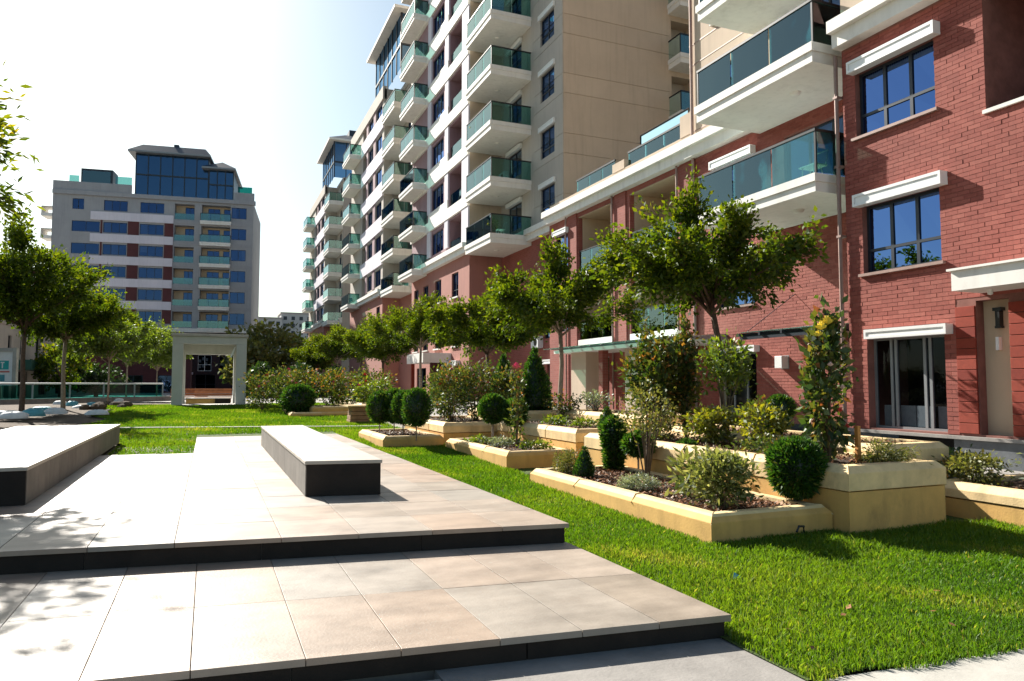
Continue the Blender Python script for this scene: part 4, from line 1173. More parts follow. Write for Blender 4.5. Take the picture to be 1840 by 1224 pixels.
# ------------------------------------------------------------------ apartment block closing the far end of the garden
E_O = np.array([5.4, 109.0]); E_U = np.array([0.991, -0.131]); E_U /= np.linalg.norm(E_U); E_N = np.array([E_U[1], -E_U[0]])
fe = Fr(E_O, E_U, E_N)
def ehit(x, y):
    d = ray(x, y)
    t = ((E_O - EYEP[:2]) @ E_N) / (d[:2] @ E_N)
    p = EYEP + t * d
    return float((p[:2] - E_O) @ E_U), float(p[2])
def eu(x): return ehit(x, 480)[0]
Eb = thing('apartment_building', (-6, 112, 0.5), 'grey apartment block with white and maroon bands and a dark glass rooftop storey', 'building')
EF = [9.35 + 3.03 * k for k in range(6)]
uL, uR = eu(90), 0.0
uA, uB_, uC, uD, uE, uF = (eu(126), eu(147)), (eu(183), eu(226)), (eu(249), eu(292)), (eu(311), eu(347)), (eu(360), eu(412)), (eu(414), eu(441))
eh = []
for k, z in enumerate(EF):
    eh += [(uA[0], uA[1] if k == 5 else uA[1] + 2.0, z + .75, z + 2.2, .2), (*uB_, z + .75, z + 2.2, .2), (*uC, z + .75, z + 2.2, .2), (*uD, z + .1, z + 2.3, 1.3), (*uE, z + .05, z + 2.35, 1.2), (*uF, z + .6, z + 2.2, .2)]
part('front_wall', 'stucco_cool', Eb, lambda m: fe.wall(m, uL, uR, 9.0, 27.6, eh, .2))
part('end_wall', 'stucco_cool', Eb, lambda m: (m.quad(fe.P(uL, 0, .5), fe.P(uL, -14, .5), fe.P(uL, -14, 27.6), fe.P(uL, 0, 27.6)), m.quad(fe.P(0, 0, .5), fe.P(0, -14, .5), fe.P(0, -14, 27.6), fe.P(0, 0, 27.6)), m.quad(fe.P(uL, 0, 27.6), fe.P(0, 0, 27.6), fe.P(0, -14, 27.6), fe.P(uL, -14, 27.6))))
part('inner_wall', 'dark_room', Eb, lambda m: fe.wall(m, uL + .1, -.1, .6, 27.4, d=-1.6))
def ecopy(fn):
    return stack(fn, EF)
ecopy(lambda z: window(fe, *uB_, z + .75, z + 2.2, Eb, (.34, .67), None, d=-.1))
ecopy(lambda z: window(fe, *uC, z + .75, z + 2.2, Eb, (.34, .67), None, d=-.1))
ecopy(lambda z: window(fe, *uF, z + .6, z + 2.2, Eb, (.5,), None, d=-.1))
stack(lambda z: window(fe, uA[0], uA[1] + 2.0, z + .75, z + 2.2, Eb, (.5,), None, d=-.1), EF[:5])
window(fe, *uA, EF[5] + .75, EF[5] + 2.2, Eb, (.5,), None, d=-.1)
ecopy(lambda z: part('loggia_back', 'stucco_warm', Eb, lambda m: fe.wall(m, *uD, z + .1, z + 2.3, [(uD[0] + 1.2, uD[1] - .2, z + .1, z + 2.1)], d=-1.28)))
ecopy(lambda z: window(fe, uD[0] + 1.2, uD[1] - .2, z + .1, z + 2.1, Eb, (.5,), None, d=-1.33, name='balcony_door'))
ecopy(lambda z: part('loggia_glass', 'balcony_glass', Eb, lambda m: fe.box(m, uD[0] + .02, uD[1] - .02, -.08, -.06, z + .12, z + .95)))
ecopy(lambda z: part('balcony_back', 'stucco_warm', Eb, lambda m: fe.wall(m, *uE, z + .05, z + 2.35, [(uE[0] + .7, uE[0] + 2.3, z + .1, z + 2.1), (uE[0] + 2.8, uE[0] + 3.9, z + .1, z + 2.1)], d=-1.18)))
ecopy(lambda z: window(fe, uE[0] + .7, uE[0] + 2.3, z + .1, z + 2.1, Eb, (.5,), None, d=-1.23, name='balcony_door'))
ecopy(lambda z: window(fe, uE[0] + 2.8, uE[0] + 3.9, z + .1, z + 2.1, Eb, (), None, d=-1.23, name='balcony_door'))
ecopy(lambda z: balcony(fe, uE[0] - .1, uE[1] + .1, .55, z + .02, Eb, n=3, slabh=.5, sides=(True, True)))
for qa, qb in ((uA[1] + 2.1, uB_[0] - .1), (uB_[1] + .1, uC[0] - .1), (uC[1] + .1, uD[0] - .1)):
    stack(lambda z: part('infill', 'brown_panel', Eb, lambda m: fe.box(m, qa, qb, 0, .06, z + .55, z + 2.45)), EF[:5])
stack(lambda z: part('band', 'lilac_band', Eb, lambda m: fe.box(m, eu(160), uD[0] - .1, 0, .18, z - .58, z + .55)), EF[1:])
stack(lambda z: part('slab_edge', 'stucco_cool', Eb, lambda m: fe.box(m, uD[0] - .1, -.02, 0, .06, z - .45, z - .05)), EF[1:])
part('band', 'white_paint', Eb, lambda m: fe.box(m, uL, .2, 0, .45, 8.75, 9.3))
part('parapet', 'stucco_cool', Eb, lambda m: (fe.box(m, uL, .3, -.3, .3, 27.2, 27.75), fe.box(m, uL, eu(232), -.3, .12, 27.75, 29.0), fe.box(m, eu(418), .1, -.3, .12, 27.75, 28.9)))
# lower storeys: dark maroon, glazed lobby
llow = [(eu(300), eu(346), 3.6, 5.2, .2), (eu(360), eu(384), 3.4, 5.6, .2), (eu(398), eu(440), 3.4, 5.4, .2), (eu(356), eu(392), .65, 2.9, 1.0), (eu(180), eu(205), 3.6, 5.2, .2)]
part('lower_wall', 'maroon_dark', Eb, lambda m: fe.wall(m, uL, 0, .4, 8.75, llow, .2))
for h in llow: window(fe, *h[:4], Eb, (.5,), .4, d=-.12, fm='white_metal' if h[2] > 3.3 and h[0] > -8.5 and h[1] < -3 else 'frame_dark', gm='window_dim')
part('lobby_curtain', 'curtain', Eb, lambda m: [m.box(0, 0, 0, 0, 0, 0)] and [fe.box(m, llow[1][0] + a, llow[1][0] + a + .28, -.3, -.27, 3.7 + b, 4.1 + b) for a, b in ((.1, .1), (.1, .9), (.5, 1.2), (.9, .5), (1.0, 1.1), (.5, .2))])
part('fascia', 'lilac_band', Eb, lambda m: (fe.box(m, eu(296), eu(352), .02, .7, 2.9, 3.2)))
# glazed roof storey
def rooftop(u0, u1, d0, z0, z1, top_, roof_in, nm):
    n = max(3, int((u1 - u0) / 1.5))
    g = part('roof_storey', 'frame_dark', Eb, lambda m: [fe.box(m, u0 + (u1 - u0) * k / n - .06, u0 + (u1 - u0) * k / n + .06, d0 - .1, d0 + .04, z0, z1) for k in range(n + 1)] + [fe.box(m, u0, u1, d0 - .1, d0 + .03, (z0 + z1) / 2 - .15, (z0 + z1) / 2 + .05), fe.box(m, u0, u1, d0 - 9, d0 - .2, z0, z1)])
    for k in range(n):
        a, b = u0 + (u1 - u0) * k / n, u0 + (u1 - u0) * (k + 1) / n
        m = MB(); m.quad(fe.P(a, d0 - .05, z0), fe.P(b, d0 - .05, z0), fe.P(b, d0 - .05 + random.uniform(-.03, .03), z1), fe.P(a, d0 - .05, z1)); m.build('pane', 'tower_glass', g)
    e = .9
    part('eaves', 'frame_grey', Eb, lambda m: fe.box(m, u0 - e, u1 + e * .4, d0 - 9.5, d0 + e, z1, z1 + .22))
    def rf(m):
        P = fe.P; z = z1 + .22
        m.add([P(u0 - e, d0 + e, z), P(u1 + e * .4, d0 + e, z), P(u1 + e * .4, d0 - 9.5, z), P(u0 - e, d0 - 9.5, z), P(u0 + roof_in, d0 - 1, top_), P(u1 - roof_in, d0 - 1, top_ - .0), P(u1 - roof_in, d0 - 7, top_), P(u0 + roof_in, d0 - 7, top_)], [(0, 1, 5, 4), (1, 2, 6, 5), (2, 3, 7, 6), (3, 0, 4, 7), (4, 5, 6, 7)])
    return part('roof', 'roof_slate', Eb, rf)
r = rooftop(eu(238), eu(370), -.2, 27.8, 33.6, 35.2, .6, 'a')
part('chimney', 'roof_slate', r, lambda m: fe.box(m, eu(303), eu(312), -2, -1.4, 35.1, 35.6))
rooftop(eu(372), eu(416), .1, 27.8, 31.9, 33.4, 1.6, 'b')
for (a, b, c) in ((eu(118), eu(136), 29.9), (eu(202), eu(232), 30.1)):
    part('terrace_glass', 'balcony_glass', Eb, lambda m: fe.box(m, a, b, -.15, -.12, 29.0, c))
part('terrace_room', 'frame_dark', Eb, lambda m: (fe.box(m, eu(138), eu(196), -3, -.4, 29.0, 31.0)))
part('pane', 'balcony_glass', Eb, lambda m: m.quad(fe.P(eu(141), -.36, 29.1), fe.P(eu(192), -.36, 29.1), fe.P(eu(192), -.36, 30.7), fe.P(eu(141), -.36, 30.7)))
part('terrace_glass', 'fence_glass', Eb, lambda m: fe.box(m, eu(424), eu(450), -.15, -.12, 28.9, 29.8))
for z in EF[3:]:
    part('corner_balcony', 'white_paint', Eb, lambda m: (fe.box(m, uL - 1.3, uL, -2.5, .1, z - .4, z), fe.box(m, uL - 1.3, uL - .02, -2.4, .02, z + .9, z + .96), fe.box(m, uL - 1.3, uL - 1.2, -2.4, .02, z, z + .9)))

# ------------------------------------------------------------------ left wing: low pale building with a glass-edged terrace, maroon house behind
Gb = thing('terrace_building', (-14, 74, 0.5), 'low pale building with glass-edged roof terrace behind the left row of trees', 'building')
fg = Fr((-12.5, 0), (0, 1), (1, 0))
gh = [(58.0, 59.0, 3.7, 4.9, .3), (61.5, 63.0, 3.7, 5.0, .3), (66.5, 68.0, 3.2, 5.2, .3), (71.0, 72.5, 3.2, 5.0, .3), (77, 78.5, 4.4, 5.4, .3), (84, 85, 4.0, 5.2, .3), (60, 64, .7, 2.5, .3), (68, 71, .7, 2.5, .3), (75, 79, .7, 2.4, .3)]
part('wall', 'stucco_grey', Gb, lambda m: (fg.wall(m, 44, 92, .4, 6.4, gh, .3), m.quad((-12.5, 44, .4), (-22, 44, .4), (-22, 44, 6.4), (-12.5, 44, 6.4)), m.quad((-12.5, 92, .4), (-22, 92, .4), (-22, 92, 6.4), (-12.5, 92, 6.4)), m.quad((-12.5, 44, 6.4), (-12.5, 92, 6.4), (-22, 92, 6.4), (-22, 44, 6.4))))
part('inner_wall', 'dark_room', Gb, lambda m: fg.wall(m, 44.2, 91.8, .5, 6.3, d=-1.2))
for h in gh: window(fg, *h[:4], Gb, (.5,), None, d=-.15, gm='window_dim')
part('wall_joint', 'pipe', Gb, lambda m: fg.box(m, 44, 92, 0, .02, 5.5, 5.56))
part('awning', 'green_panel', Gb, lambda m: fg.box(m, 60, 80, 0, 1.0, 2.6, 3.3))
for i in range(12):
    a = 45 + i * 3.9
    if i % 3 == 2:
        part('parapet_block', 'stucco_grey', Gb, lambda m: fg.box(m, a, a + 3.9, -.25, 0, 6.4, 7.3 - .1 * (i % 2)))
    else:
        part('terrace_glass', 'balcony_glass', Gb, lambda m: fg.box(m, a + .05, a + 3.85, -.15, -.13, 6.45, 7.4))
        part('rail', 'frame_grey', Gb, lambda m: (fg.box(m, a, a + 3.9, -.18, -.1, 7.4, 7.46), fg.box(m, a, a + .08, -.18, -.1, 6.4, 7.4)))
Hb = thing('maroon_house', (-11, 96, 0.5), 'dark maroon house wall between the pale terrace building and the far block', 'building')
fh = FY(94.0)
part('wall', 'brown_panel', Hb, lambda m: (fh.wall(m, -13.5, -2, .4, 6.8, [(-10.4, -8.0, 4.4, 5.5), (-9, -7, .7, 2.6), (-5.5, -3.5, .7, 2.6)], .2), m.box(-13.5, -2, 95.5, 103, .4, 6.8)))
part('wall_trim', 'stucco_grey', Hb, lambda m: fh.box(m, -13.6, -1.9, -.1, .1, 6.8, 7.0))
for q in ((-10.4, -8.0, 4.4, 5.5), (-9, -7, .7, 2.6), (-5.5, -3.5, .7, 2.6)):
    window(fh, *q, Hb, (.5,), None, d=-.1)
# glass fence
gf = thing('glass_fence', (-8, 40, 0.6), 'long green glass fence with pale rail along the left side', 'fence')
pf, qf = np.array([-15.5, 36.5]), np.array([-2.6, 50.0])
nseg = 9
for i in range(nseg + 1):
    p = pf + (qf - pf) * i / nseg
    MB().box(p[0] - .04, p[0] + .04, p[1] - .04, p[1] + .04, .55, 1.62).build('post', 'frame_grey', gf)
    if i < nseg:
        q = pf + (qf - pf) * (i + 1) / nseg
        MB().quad((p[0], p[1], .68), (q[0], q[1], .68), (q[0], q[1], 1.55), (p[0], p[1], 1.55)).build('glass_panel', 'fence_glass', gf)
MB().tube([(pf[0], pf[1], 1.62), (qf[0], qf[1], 1.62)], .045, 6).build('rail', 'white_metal', gf)
lw = MB(); dn = (qf - pf) / np.linalg.norm(qf - pf); nn = np.array([dn[1], -dn[0]])
a, b = pf + nn * .9, qf + nn * .9
lw.prism([tuple(a), tuple(b), tuple(b - nn * .5), tuple(a - nn * .5)], .45, .86)
o = lw.build('garden_wall', 'concrete', org=(-8, 42, .5)); tag(o, 'low grey concrete wall at the foot of the green glass fence', 'wall')
hd = thing('fence_backdrop', (-14, 41, .6), 'dark green slats added as a backdrop behind the glass fence', 'screen')  # added dark backdrop, makes the glass in front read greener
for i in range(26):
    p = pf + np.array([-.4, 1.6]) + (qf - pf) * i / 26 * .55
    MB().box(p[0] - .11, p[0] + .11, p[1], p[1] + .05, .5, 1.5).build('slat', 'green_panel', hd)
# advertising board of the kiosk
kb = thing('kiosk_board', (-10.4, 46.9, 0.6), 'white framed kiosk board with turquoise lettering beside the first trunk', 'sign')
fk = Fr((-10.45, 46.9), (0.93, -0.37), (-0.37 * 1, -0.93))
part('frame', 'concrete_white', kb, lambda m: (fk.box(m, -3.0, 0.95, -.1, .1, 3.35, 3.55), fk.box(m, .75, .95, -.1, .1, .5, 3.35), fk.box(m, -3.0, -2.8, -.1, .1, .5, 3.35)))
part('panel', 'white_print', kb, lambda m: fk.box(m, -2.8, .75, -.06, 0, 1.5, 3.35))
def ltr(name, quads, mat):
    m = MB()
    for (a, b, c, d) in quads: fk.box(m, a, b, .002, .012, c, d)
    o = m.build(name, mat, kb); o['kind'] = 'stuff'
part('banner', 'teal_print', kb, lambda m: fk.box(m, -2.6, .5, 0.0, .002, 2.38, 2.86))
def glyphs(x, ch, h=.34, w=.2, z=2.45, t=.06):
    L = {'M': [(0, t, 0, h), (w - t, w, 0, h), (t, w - t, h * .55, h * .8)], 'A': [(0, t, 0, h), (w - t, w, 0, h), (t, w - t, h - t, h), (t, w - t, h * .4, h * .4 + t)], 'R': [(0, t, 0, h), (w - t, w, h * .5, h), (t, w - t, h - t, h), (t, w - t, h * .45, h * .45 + t), (w - t * 1.3, w, 0, h * .4)], 'K': [(0, t, 0, h), (w - t, w, h * .55, h), (w - t, w, 0, h * .4), (t, w - t, h * .4, h * .58)], 'E': [(0, t, 0, h), (t, w, 0, t), (t, w, h - t, h), (t, w * .85, h * .45, h * .45 + t)], 'T': [(0, w, h - t, h), (w / 2 - t / 2, w / 2 + t / 2, 0, h - t)]}
    return [(x + a, x + b, z + c, z + d) for a, b, c, d in L[ch]]
gl_ = []
for i, c_ in enumerate('MAKT'): gl_ += glyphs(-.75 + i * .27, c_)
ltr('lettering', gl_, 'white_print')
part('stripe', 'red_print', kb, lambda m: fk.box(m, -2.6, .55, 0.0, .008, 2.22, 2.30))
part('picture', 'bag_teal', kb, lambda m: fk.box(m, -2.6, .3, 0.0, .008, 1.75, 2.1))
# concrete portal
PX0, PX1, PY = -1.42, 1.52, 33.6
pt = thing('garden_portal', (0, 34.5, .6), 'pale grey concrete portal frame at the top of the lawn', 'portal')
part('column', 'portal', pt, lambda m: m.box(PX0, PX0 + .42, PY, PY + .5, .5, 3.3), bevel=.01)
part('column', 'portal', pt, lambda m: m.box(PX1 - .42, PX1, PY, PY + .5, .5, 3.3), bevel=.01)
part('beam', 'portal', pt, lambda m: m.box(PX0, PX1, PY, PY + .5, 3.302, 3.62), bevel=.01)
part('roof_slab', 'concrete_white', pt, lambda m: m.box(PX0 - .06, PX1 + .06, PY - .08, PY + 3.0, 3.622, 3.74), bevel=.01)
part('inner_beam', 'portal', pt, lambda m: (m.box(PX0 + .05, PX1 - .05, PY + 2.3, PY + 2.8, 2.95, 3.6)), bevel=.01)
part('column', 'portal', pt, lambda m: m.box(PX0 + .05, PX0 + .45, PY + 2.3, PY + 2.8, .5, 2.948))
part('column', 'portal', pt, lambda m: m.box(PX1 - .45, PX1 - .05, PY + 2.3, PY + 2.8, .5, 2.948))
for s, x in ((0, PX0 + .06), (1, PX1 - .36)):
    part('side_beam', 'portal', pt, lambda m: m.box(x, x + .3, PY + .502, PY + 2.298, 3.1, 3.6))
part('floor_slab', 'concrete_white', pt, lambda m: m.box(PX0 + .3, PX1 - .3, PY - .3, PY + 3.2, .5, .72))
part('lamp', 'white_metal', pt, lambda m: m.add([(PX1 - .5, PY + .3, 3.2), (PX1 - .42, PY + .3, 3.25), (PX1 - .6, PY + .3, 2.75), (PX1 - .66, PY + .3, 2.8), (PX1 - .5, PY + .45, 3.2), (PX1 - .42, PY + .45, 3.25), (PX1 - .6, PY + .45, 2.75), (PX1 - .66, PY + .45, 2.8)], [(0, 1, 2, 3), (4, 5, 6, 7), (0, 1, 5, 4), (1, 2, 6, 5), (2, 3, 7, 6), (3, 0, 4, 7)]))
wb = thing('wooden_bench', (.2, 38.6, .6), 'brown wooden bench with slatted back under the portal', 'bench')
for k in range(3): part('back_slat', 'wood', wb, lambda m: m.box(-.6, 1.1, 38.8, 38.84, 1.0 + k * .13, 1.11 + k * .13))
part('seat', 'wood', wb, lambda m: m.box(-.6, 1.1, 38.35, 38.78, .93, .98))
for x in (-.55, 1.0):
    part('leg', 'wood', wb, lambda m: (m.box(x, x + .06, 38.4, 38.82, .55, .929)))
wb2 = clone(wb, None, (-1.1, 0.9, 0)); wb2['label'] = 'second wooden bench half hidden behind the left portal column'
cb = thing('concrete_bench', (.5, 36.2, .6), 'small pale concrete block bench inside the portal', 'bench')
part('block', 'planter_side', cb, lambda m: m.box(-.9, .3, 35.5, 36.2, .6, .92)); part('end_block', 'riser_stone', cb, lambda m: m.box(.302, .95, 35.4, 36.2, .6, .93)); part('top', 'bench_top', cb, lambda m: m.box(-.92, 1.0, 35.38, 36.22, .932, .97))

# blinds and curtains behind some of the panes
def blind(fr, u0, u1, z0, z1, parent, d=-.22):
    part('blind', 'curtain', parent, lambda m: fr.box(m, u0, u1, d - .02, d, z0, z1))
rb = random.Random(5)
for z in EF:
    for (a, b) in (uB_, uC, uF):
        if rb.random() < .6:
            q = rb.choice((0, .34, .67)); w_ = (b - a) * .32; blind(fe, a + (b - a) * q + .08, a + (b - a) * q + w_, z + .8 + rb.choice((0, 0, .5)), z + 2.15, Eb)
for z in FL:
    if rb.random() < .6: blind(fb, 32.2, 32.2 + rb.uniform(.4, 1.4), z + .8, z + 2.15, B)
    blind(fc, 44.5, 44.5 + rb.uniform(.7, 2.4), z + .8 + rb.choice((0, .4)), z + 2.15, B)
blind(fa, 10.35, 10.95, 7.62, 7.98, A, -.3)
# chairs and pots left on the tower balconies
ch0 = bpy.data.objects['metal_chair']
for i, (x, y, z, lb) in enumerate(((14.4, 36.0, FL[0], 'metal chair on the lowest corner balcony of the beige tower'), (14.6, 37.6, FL[1], 'metal chair on the second corner balcony of the beige tower'), (14.3, 36.6, FL[2], 'metal chair on the third corner balcony of the beige tower'))):
    c = clone(ch0); c.location = (x, y, z + .01); c.rotation_euler = (0, 0, i * 1.3); c['label'] = lb
for i, (x, y, z, lb) in enumerate(((13.75, 35.4, FL[0], 'potted plant on the lowest corner balcony of the beige tower'), (13.8, 38.5, FL[2], 'potted plant on the third corner balcony of the beige tower'), (13.1, 49.2, FL[1], 'potted plant on a side balcony of the beige tower'), (13.1, 14.9, 9.5, 'potted plant behind glass on the upper near balcony'))):
    POTS = globals().setdefault('POTS', []); POTS.append((x, y, z, lb))

# ------------------------------------------------------------------ far background
hill = MB()
nn_ = 40
for j in range(3):
    for i in range(nn_ + 1):
        x = -500 + 1100 * i / nn_
        hill.v.append((x, 420 + 120 * j, (0, 20, 6)[j] + (8 * math.sin(i * .7) + 5 * math.sin(i * 1.9)) * (j == 1)))
hill.f = [(j * (nn_ + 1) + i, j * (nn_ + 1) + i + 1, (j + 1) * (nn_ + 1) + i + 1, (j + 1) * (nn_ + 1) + i) for j in range(2) for i in range(nn_)]
o = hill.build('hills', 'hill', smooth=True); o['kind'] = 'structure'
def far_block(px0, px1, ytop, dep, label):
    a = EYEP + ray(px0, 690) * dep; b = EYEP + ray(px1, 690) * dep
    zt = EYE + (690 - ytop) / F * dep
    x0, x1, y = a[0], b[0], (a[1] + b[1]) / 2
    t = thing('apartment_building', ((x0 + x1) / 2, y + 8, .5), label, 'building')
    MB().box(x0, x1, y, y + 16, .5, zt).build('wall', 'far_wall', t)
    MB().box(x0 - .3, x1 + .3, y - .3, y + 16.3, zt, zt + .6).build('roof', 'far_roof', t)
    nx, nz = max(3, int((x1 - x0) / 3)), int(zt / 3) - 1
    wm = MB().box(-.7, .7, -.06, .06, 0, 1.5).mesh('window'); wm.materials.append(MATS['frame_dark'])
    for k in range(nz):
        if zt - 3 * (k + 1) < 14: break
        for i in range(nx):
            o = bpy.data.objects.new('window', wm); col.objects.link(o); o.parent = t
            o.location = Vector((x0 + (x1 - x0) * (i + .5) / nx, y, zt - 2.6 - 3 * k)) - t.location
            ORG[o.name] = np.zeros(3)
far_block(446, 506, 572, 290, 'pale apartment block on the horizon beside the grey block')
far_block(502, 562, 564, 300, 'taller apartment block on the horizon beside the farthest tower')

# ------------------------------------------------------------------ vegetation
def norm(a):
    return a / np.maximum(np.linalg.norm(a, axis=1, keepdims=True), 1e-9)

def leaves(P, D, size, wr=0.55, jit=0.9, r=None, droop=0.25, fold=0.25):
    """one folded leaf per point: P positions, D preferred directions"""
    r = r or rng
    n = len(P)
    d = norm(D + r.normal(0, jit, (n, 3)) - np.array([0, 0, droop]))
    a = norm(np.cross(d, r.normal(0, 1, (n, 3))))
    nn = np.cross(d, a)
    l = size * r.uniform(0.6, 1.3, n)[:, None]
    w = l * wr * 0.5
    V = np.stack([P, P + d * l * .45 + a * w + nn * w * fold, P + d * l, P + d * l * .45 - a * w + nn * w * fold], 1).reshape(-1, 3)
    return V

def leaf_mesh(name, Vs, mat, parent, val=None, kind='stuff'):
    V = np.concatenate(Vs) if isinstance(Vs, list) else Vs
    n = len(V) // 4
    rv = val if val is not None else rng.random(n)
    o = numpy_mesh(name, V, np.arange(4 * n).reshape(n, 4), np.repeat(np.clip(rv, 0, 1), 4), mat, parent, None)
    return o

def make_tree(seed, name, fork, top, Rr, nleaf, leafsize, label, mat='leaf_tree', group=None, bark='bark', lean=0.0, nl=11, wr=.55, trunk_r=.075, extra=(), spread=.115):
    r = np.random.default_rng(seed)
    t = thing(name, (0, 0, 0), label, 'tree', group)
    m = MB()
    tp = [(0, 0, -.15), (.02, .01, fork * .3), (lean * .5 + .03 * r.normal(), .03 * r.normal(), fork * .65), (lean, 0, fork)]
    m.tube(tp, [trunk_r * 1.25, trunk_r, trunk_r * .85, trunk_r * .8], 8)
    H = top - fork
    pts = []; dirs = []
    base = np.array([lean, 0, fork])
    for i in range(nl + len(extra)):
        az = 2 * math.pi * (i + r.uniform(-.35, .35)) / nl * (1 if i < nl - 2 else 1.7)
        k = r.uniform(.2, 1.0) ** .6 if i < nl - 2 else .1
        rad = Rr * (0.35 + .65 * k) * r.uniform(.8, 1.1)
        hz = H * (.92 - .68 * k) * r.uniform(.72, 1.05)
        if i >= nl - 2: rad, hz = Rr * .25, H * r.uniform(.66, .78)
        end = base + np.array([math.cos(az) * rad, math.sin(az) * rad, hz])
        if i >= nl: end = base + np.array(extra[i - nl]); rad = 1.0; k = 1.0
        mid = base + (end - base) * .5 + np.array([math.cos(az), math.sin(az), 0]) * rad * .06 + np.array([0, 0, .05 * H * (1 - k)])
        q1 = base + (mid - base) * .5 + r.normal(0, .03, 3)
        st = base - np.array([0, 0, r.uniform(0, .35)])
        limb = [st, q1, mid, mid + (end - mid) * .55 + r.normal(0, .06, 3), end]
        m.tube(limb, [trunk_r * .5, trunk_r * .38, trunk_r * .28, trunk_r * .18, .006], 5)
        ln = np.linalg.norm(end - base)
        for j in range(12):
            tt = r.uniform(.16, 1.0)
            s = tt * 4; a = min(int(s), 3); p0 = limb[a] + (limb[a + 1] - limb[a]) * (s - a)
            dv = (end - base) / ln + r.normal(0, .75, 3); dv[2] += .2; dv /= np.linalg.norm(dv)
            L = ln * r.uniform(.16, .36)
            p1 = p0 + dv * L
            if tt > .3: m.tube([p0, p0 + dv * L * .5 + r.normal(0, .03, 3), p1], [.016, .010, .004], 4, cap=False)
            kk = max(8, int(nleaf / (nl * 12)))
            s2 = r.uniform(.05, 1.12, kk)[:, None]
            pp = p0 + dv * L * s2 + r.normal(0, spread, (kk, 3)) * (.6 + .6 * L)
            pts.append(pp); dirs.append(np.repeat((dv * .7)[None], kk, 0) + norm(pp - (base + np.array([0, 0, H * .3]))) * .5)
    P = np.concatenate(pts); D = np.concatenate(dirs)
    m.build('trunk', bark, t, smooth=True)
    V = leaves(P, D, leafsize, wr, .7, r)
    hz = (P[:, 2] - fork) / H
    # leaf colour yellows upward and outward, painting in the sunlit crown tips
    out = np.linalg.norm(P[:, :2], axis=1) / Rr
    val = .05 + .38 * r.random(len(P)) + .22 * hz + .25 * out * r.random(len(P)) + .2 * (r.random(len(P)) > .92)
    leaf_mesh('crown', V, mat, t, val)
    return t

def put(o, x, y, z, rz=0.0, s=1.0):
    o.location = (x, y, z); o.rotation_euler = (0, 0, rz); o.scale = (s, s, s) if not hasattr(s, '__len__') else s
    return o

TG = 'young street trees in the garden'
trA = make_tree(3, 'garden_tree', 3.2, 5.85, 2.25, 23000, .115, 'broad vase-shaped young tree standing before the near brick wall', group=TG, nl=19, spread=.095, lean=-.22)
put(trA, 9.62, 11.9, 0.12, -.4)
trB = make_tree(8, 'garden_tree', 2.95, 5.7, 2.2, 21000, .125, 'round-crowned young tree with bare side twigs beside the glass entrance canopy', group=TG, nl=13, bark='bark_pale')
put(trB, 9.6, 19.2, .28, 1.2)
trC = make_tree(15, 'garden_tree', 2.5, 5.6, 2.25, 21000, .13, 'leafy young tree before the red return wall of the beige tower', group=TG, nl=13)
put(trC, 9.7, 25.6, .45, 2.2)
for i, (x, y, s, rz, src, lb) in enumerate(((9.6, 34.5, 1.0, 4.0, trB, 'young tree between the red porch and the far rose bed'), (9.3, 41.5, .98, 1.0, trC, 'young tree by the porch roof of the middle grey tower'), (9.5, 49.5, 1.05, 2.9, trA, 'young tree further along the row past the red porch'), (9.4, 58.0, 1.0, 5.2, trB, 'young tree standing near the farthest grey tower'), (9.2, 67.0, 1.05, .4, trC, 'last young tree of the row beside the dark hedge'))):
    c = clone(src); put(c, x, y, .6, rz, s); c['label'] = lb
trL = make_tree(21, 'garden_tree', 3.0, 6.8, 2.4, 20000, .135, 'slim tree with brown trunk and dense crown beside the kiosk board', 'leaf_tree', TG, nl=14)
put(trL, -5.45, 27.3, .45, .8)
trM = make_tree(27, 'garden_tree', 2.9, 6.1, 2.2, 16000, .14, 'slim grey-trunked tree in the bare soil before the glass fence', 'leaf_tree', TG, nl=13, bark='bark_pale')
put(trM, -5.1, 32.3, .5, 2.4)
trN = make_tree(33, 'garden_tree', 2.4, 5.9, 2.4, 15000, .15, 'yellow-green young tree leaning over the end of the glass fence', 'leaf_young', TG, nl=13, bark='bark_pale', trunk_r=.05)
put(trN, -4.7, 42.0, .55, .3)
for x, y, s, rz, lb in ((-4.6, 50.0, 1.0, 2.0, 'yellow-green tree just left of the concrete portal'), (-3.4, 58.0, .95, 4.4, 'small yellow-green tree behind the concrete portal')):
    c = clone(trN); put(c, x, y, .55, rz, s); c['label'] = lb
trO = make_tree(41, 'garden_tree', 4.0, 7.0, 1.9, 15000, .19, 'tree with long narrow leaves overhanging the broad stone bench', 'leaf_tree', TG, nl=12, wr=.32, extra=((2.4, .5, 1.9), (2.7, .2, 1.0), (2.7, -.3, .3), (2.5, .9, 1.4), (2.8, .0, .6), (2.9, .6, .75), (2.0, 1.8, 2.1), (2.5, .4, 2.5), (2.8, .3, 1.5)))
put(trO, -6.65, 14.1, .2, 0.0)

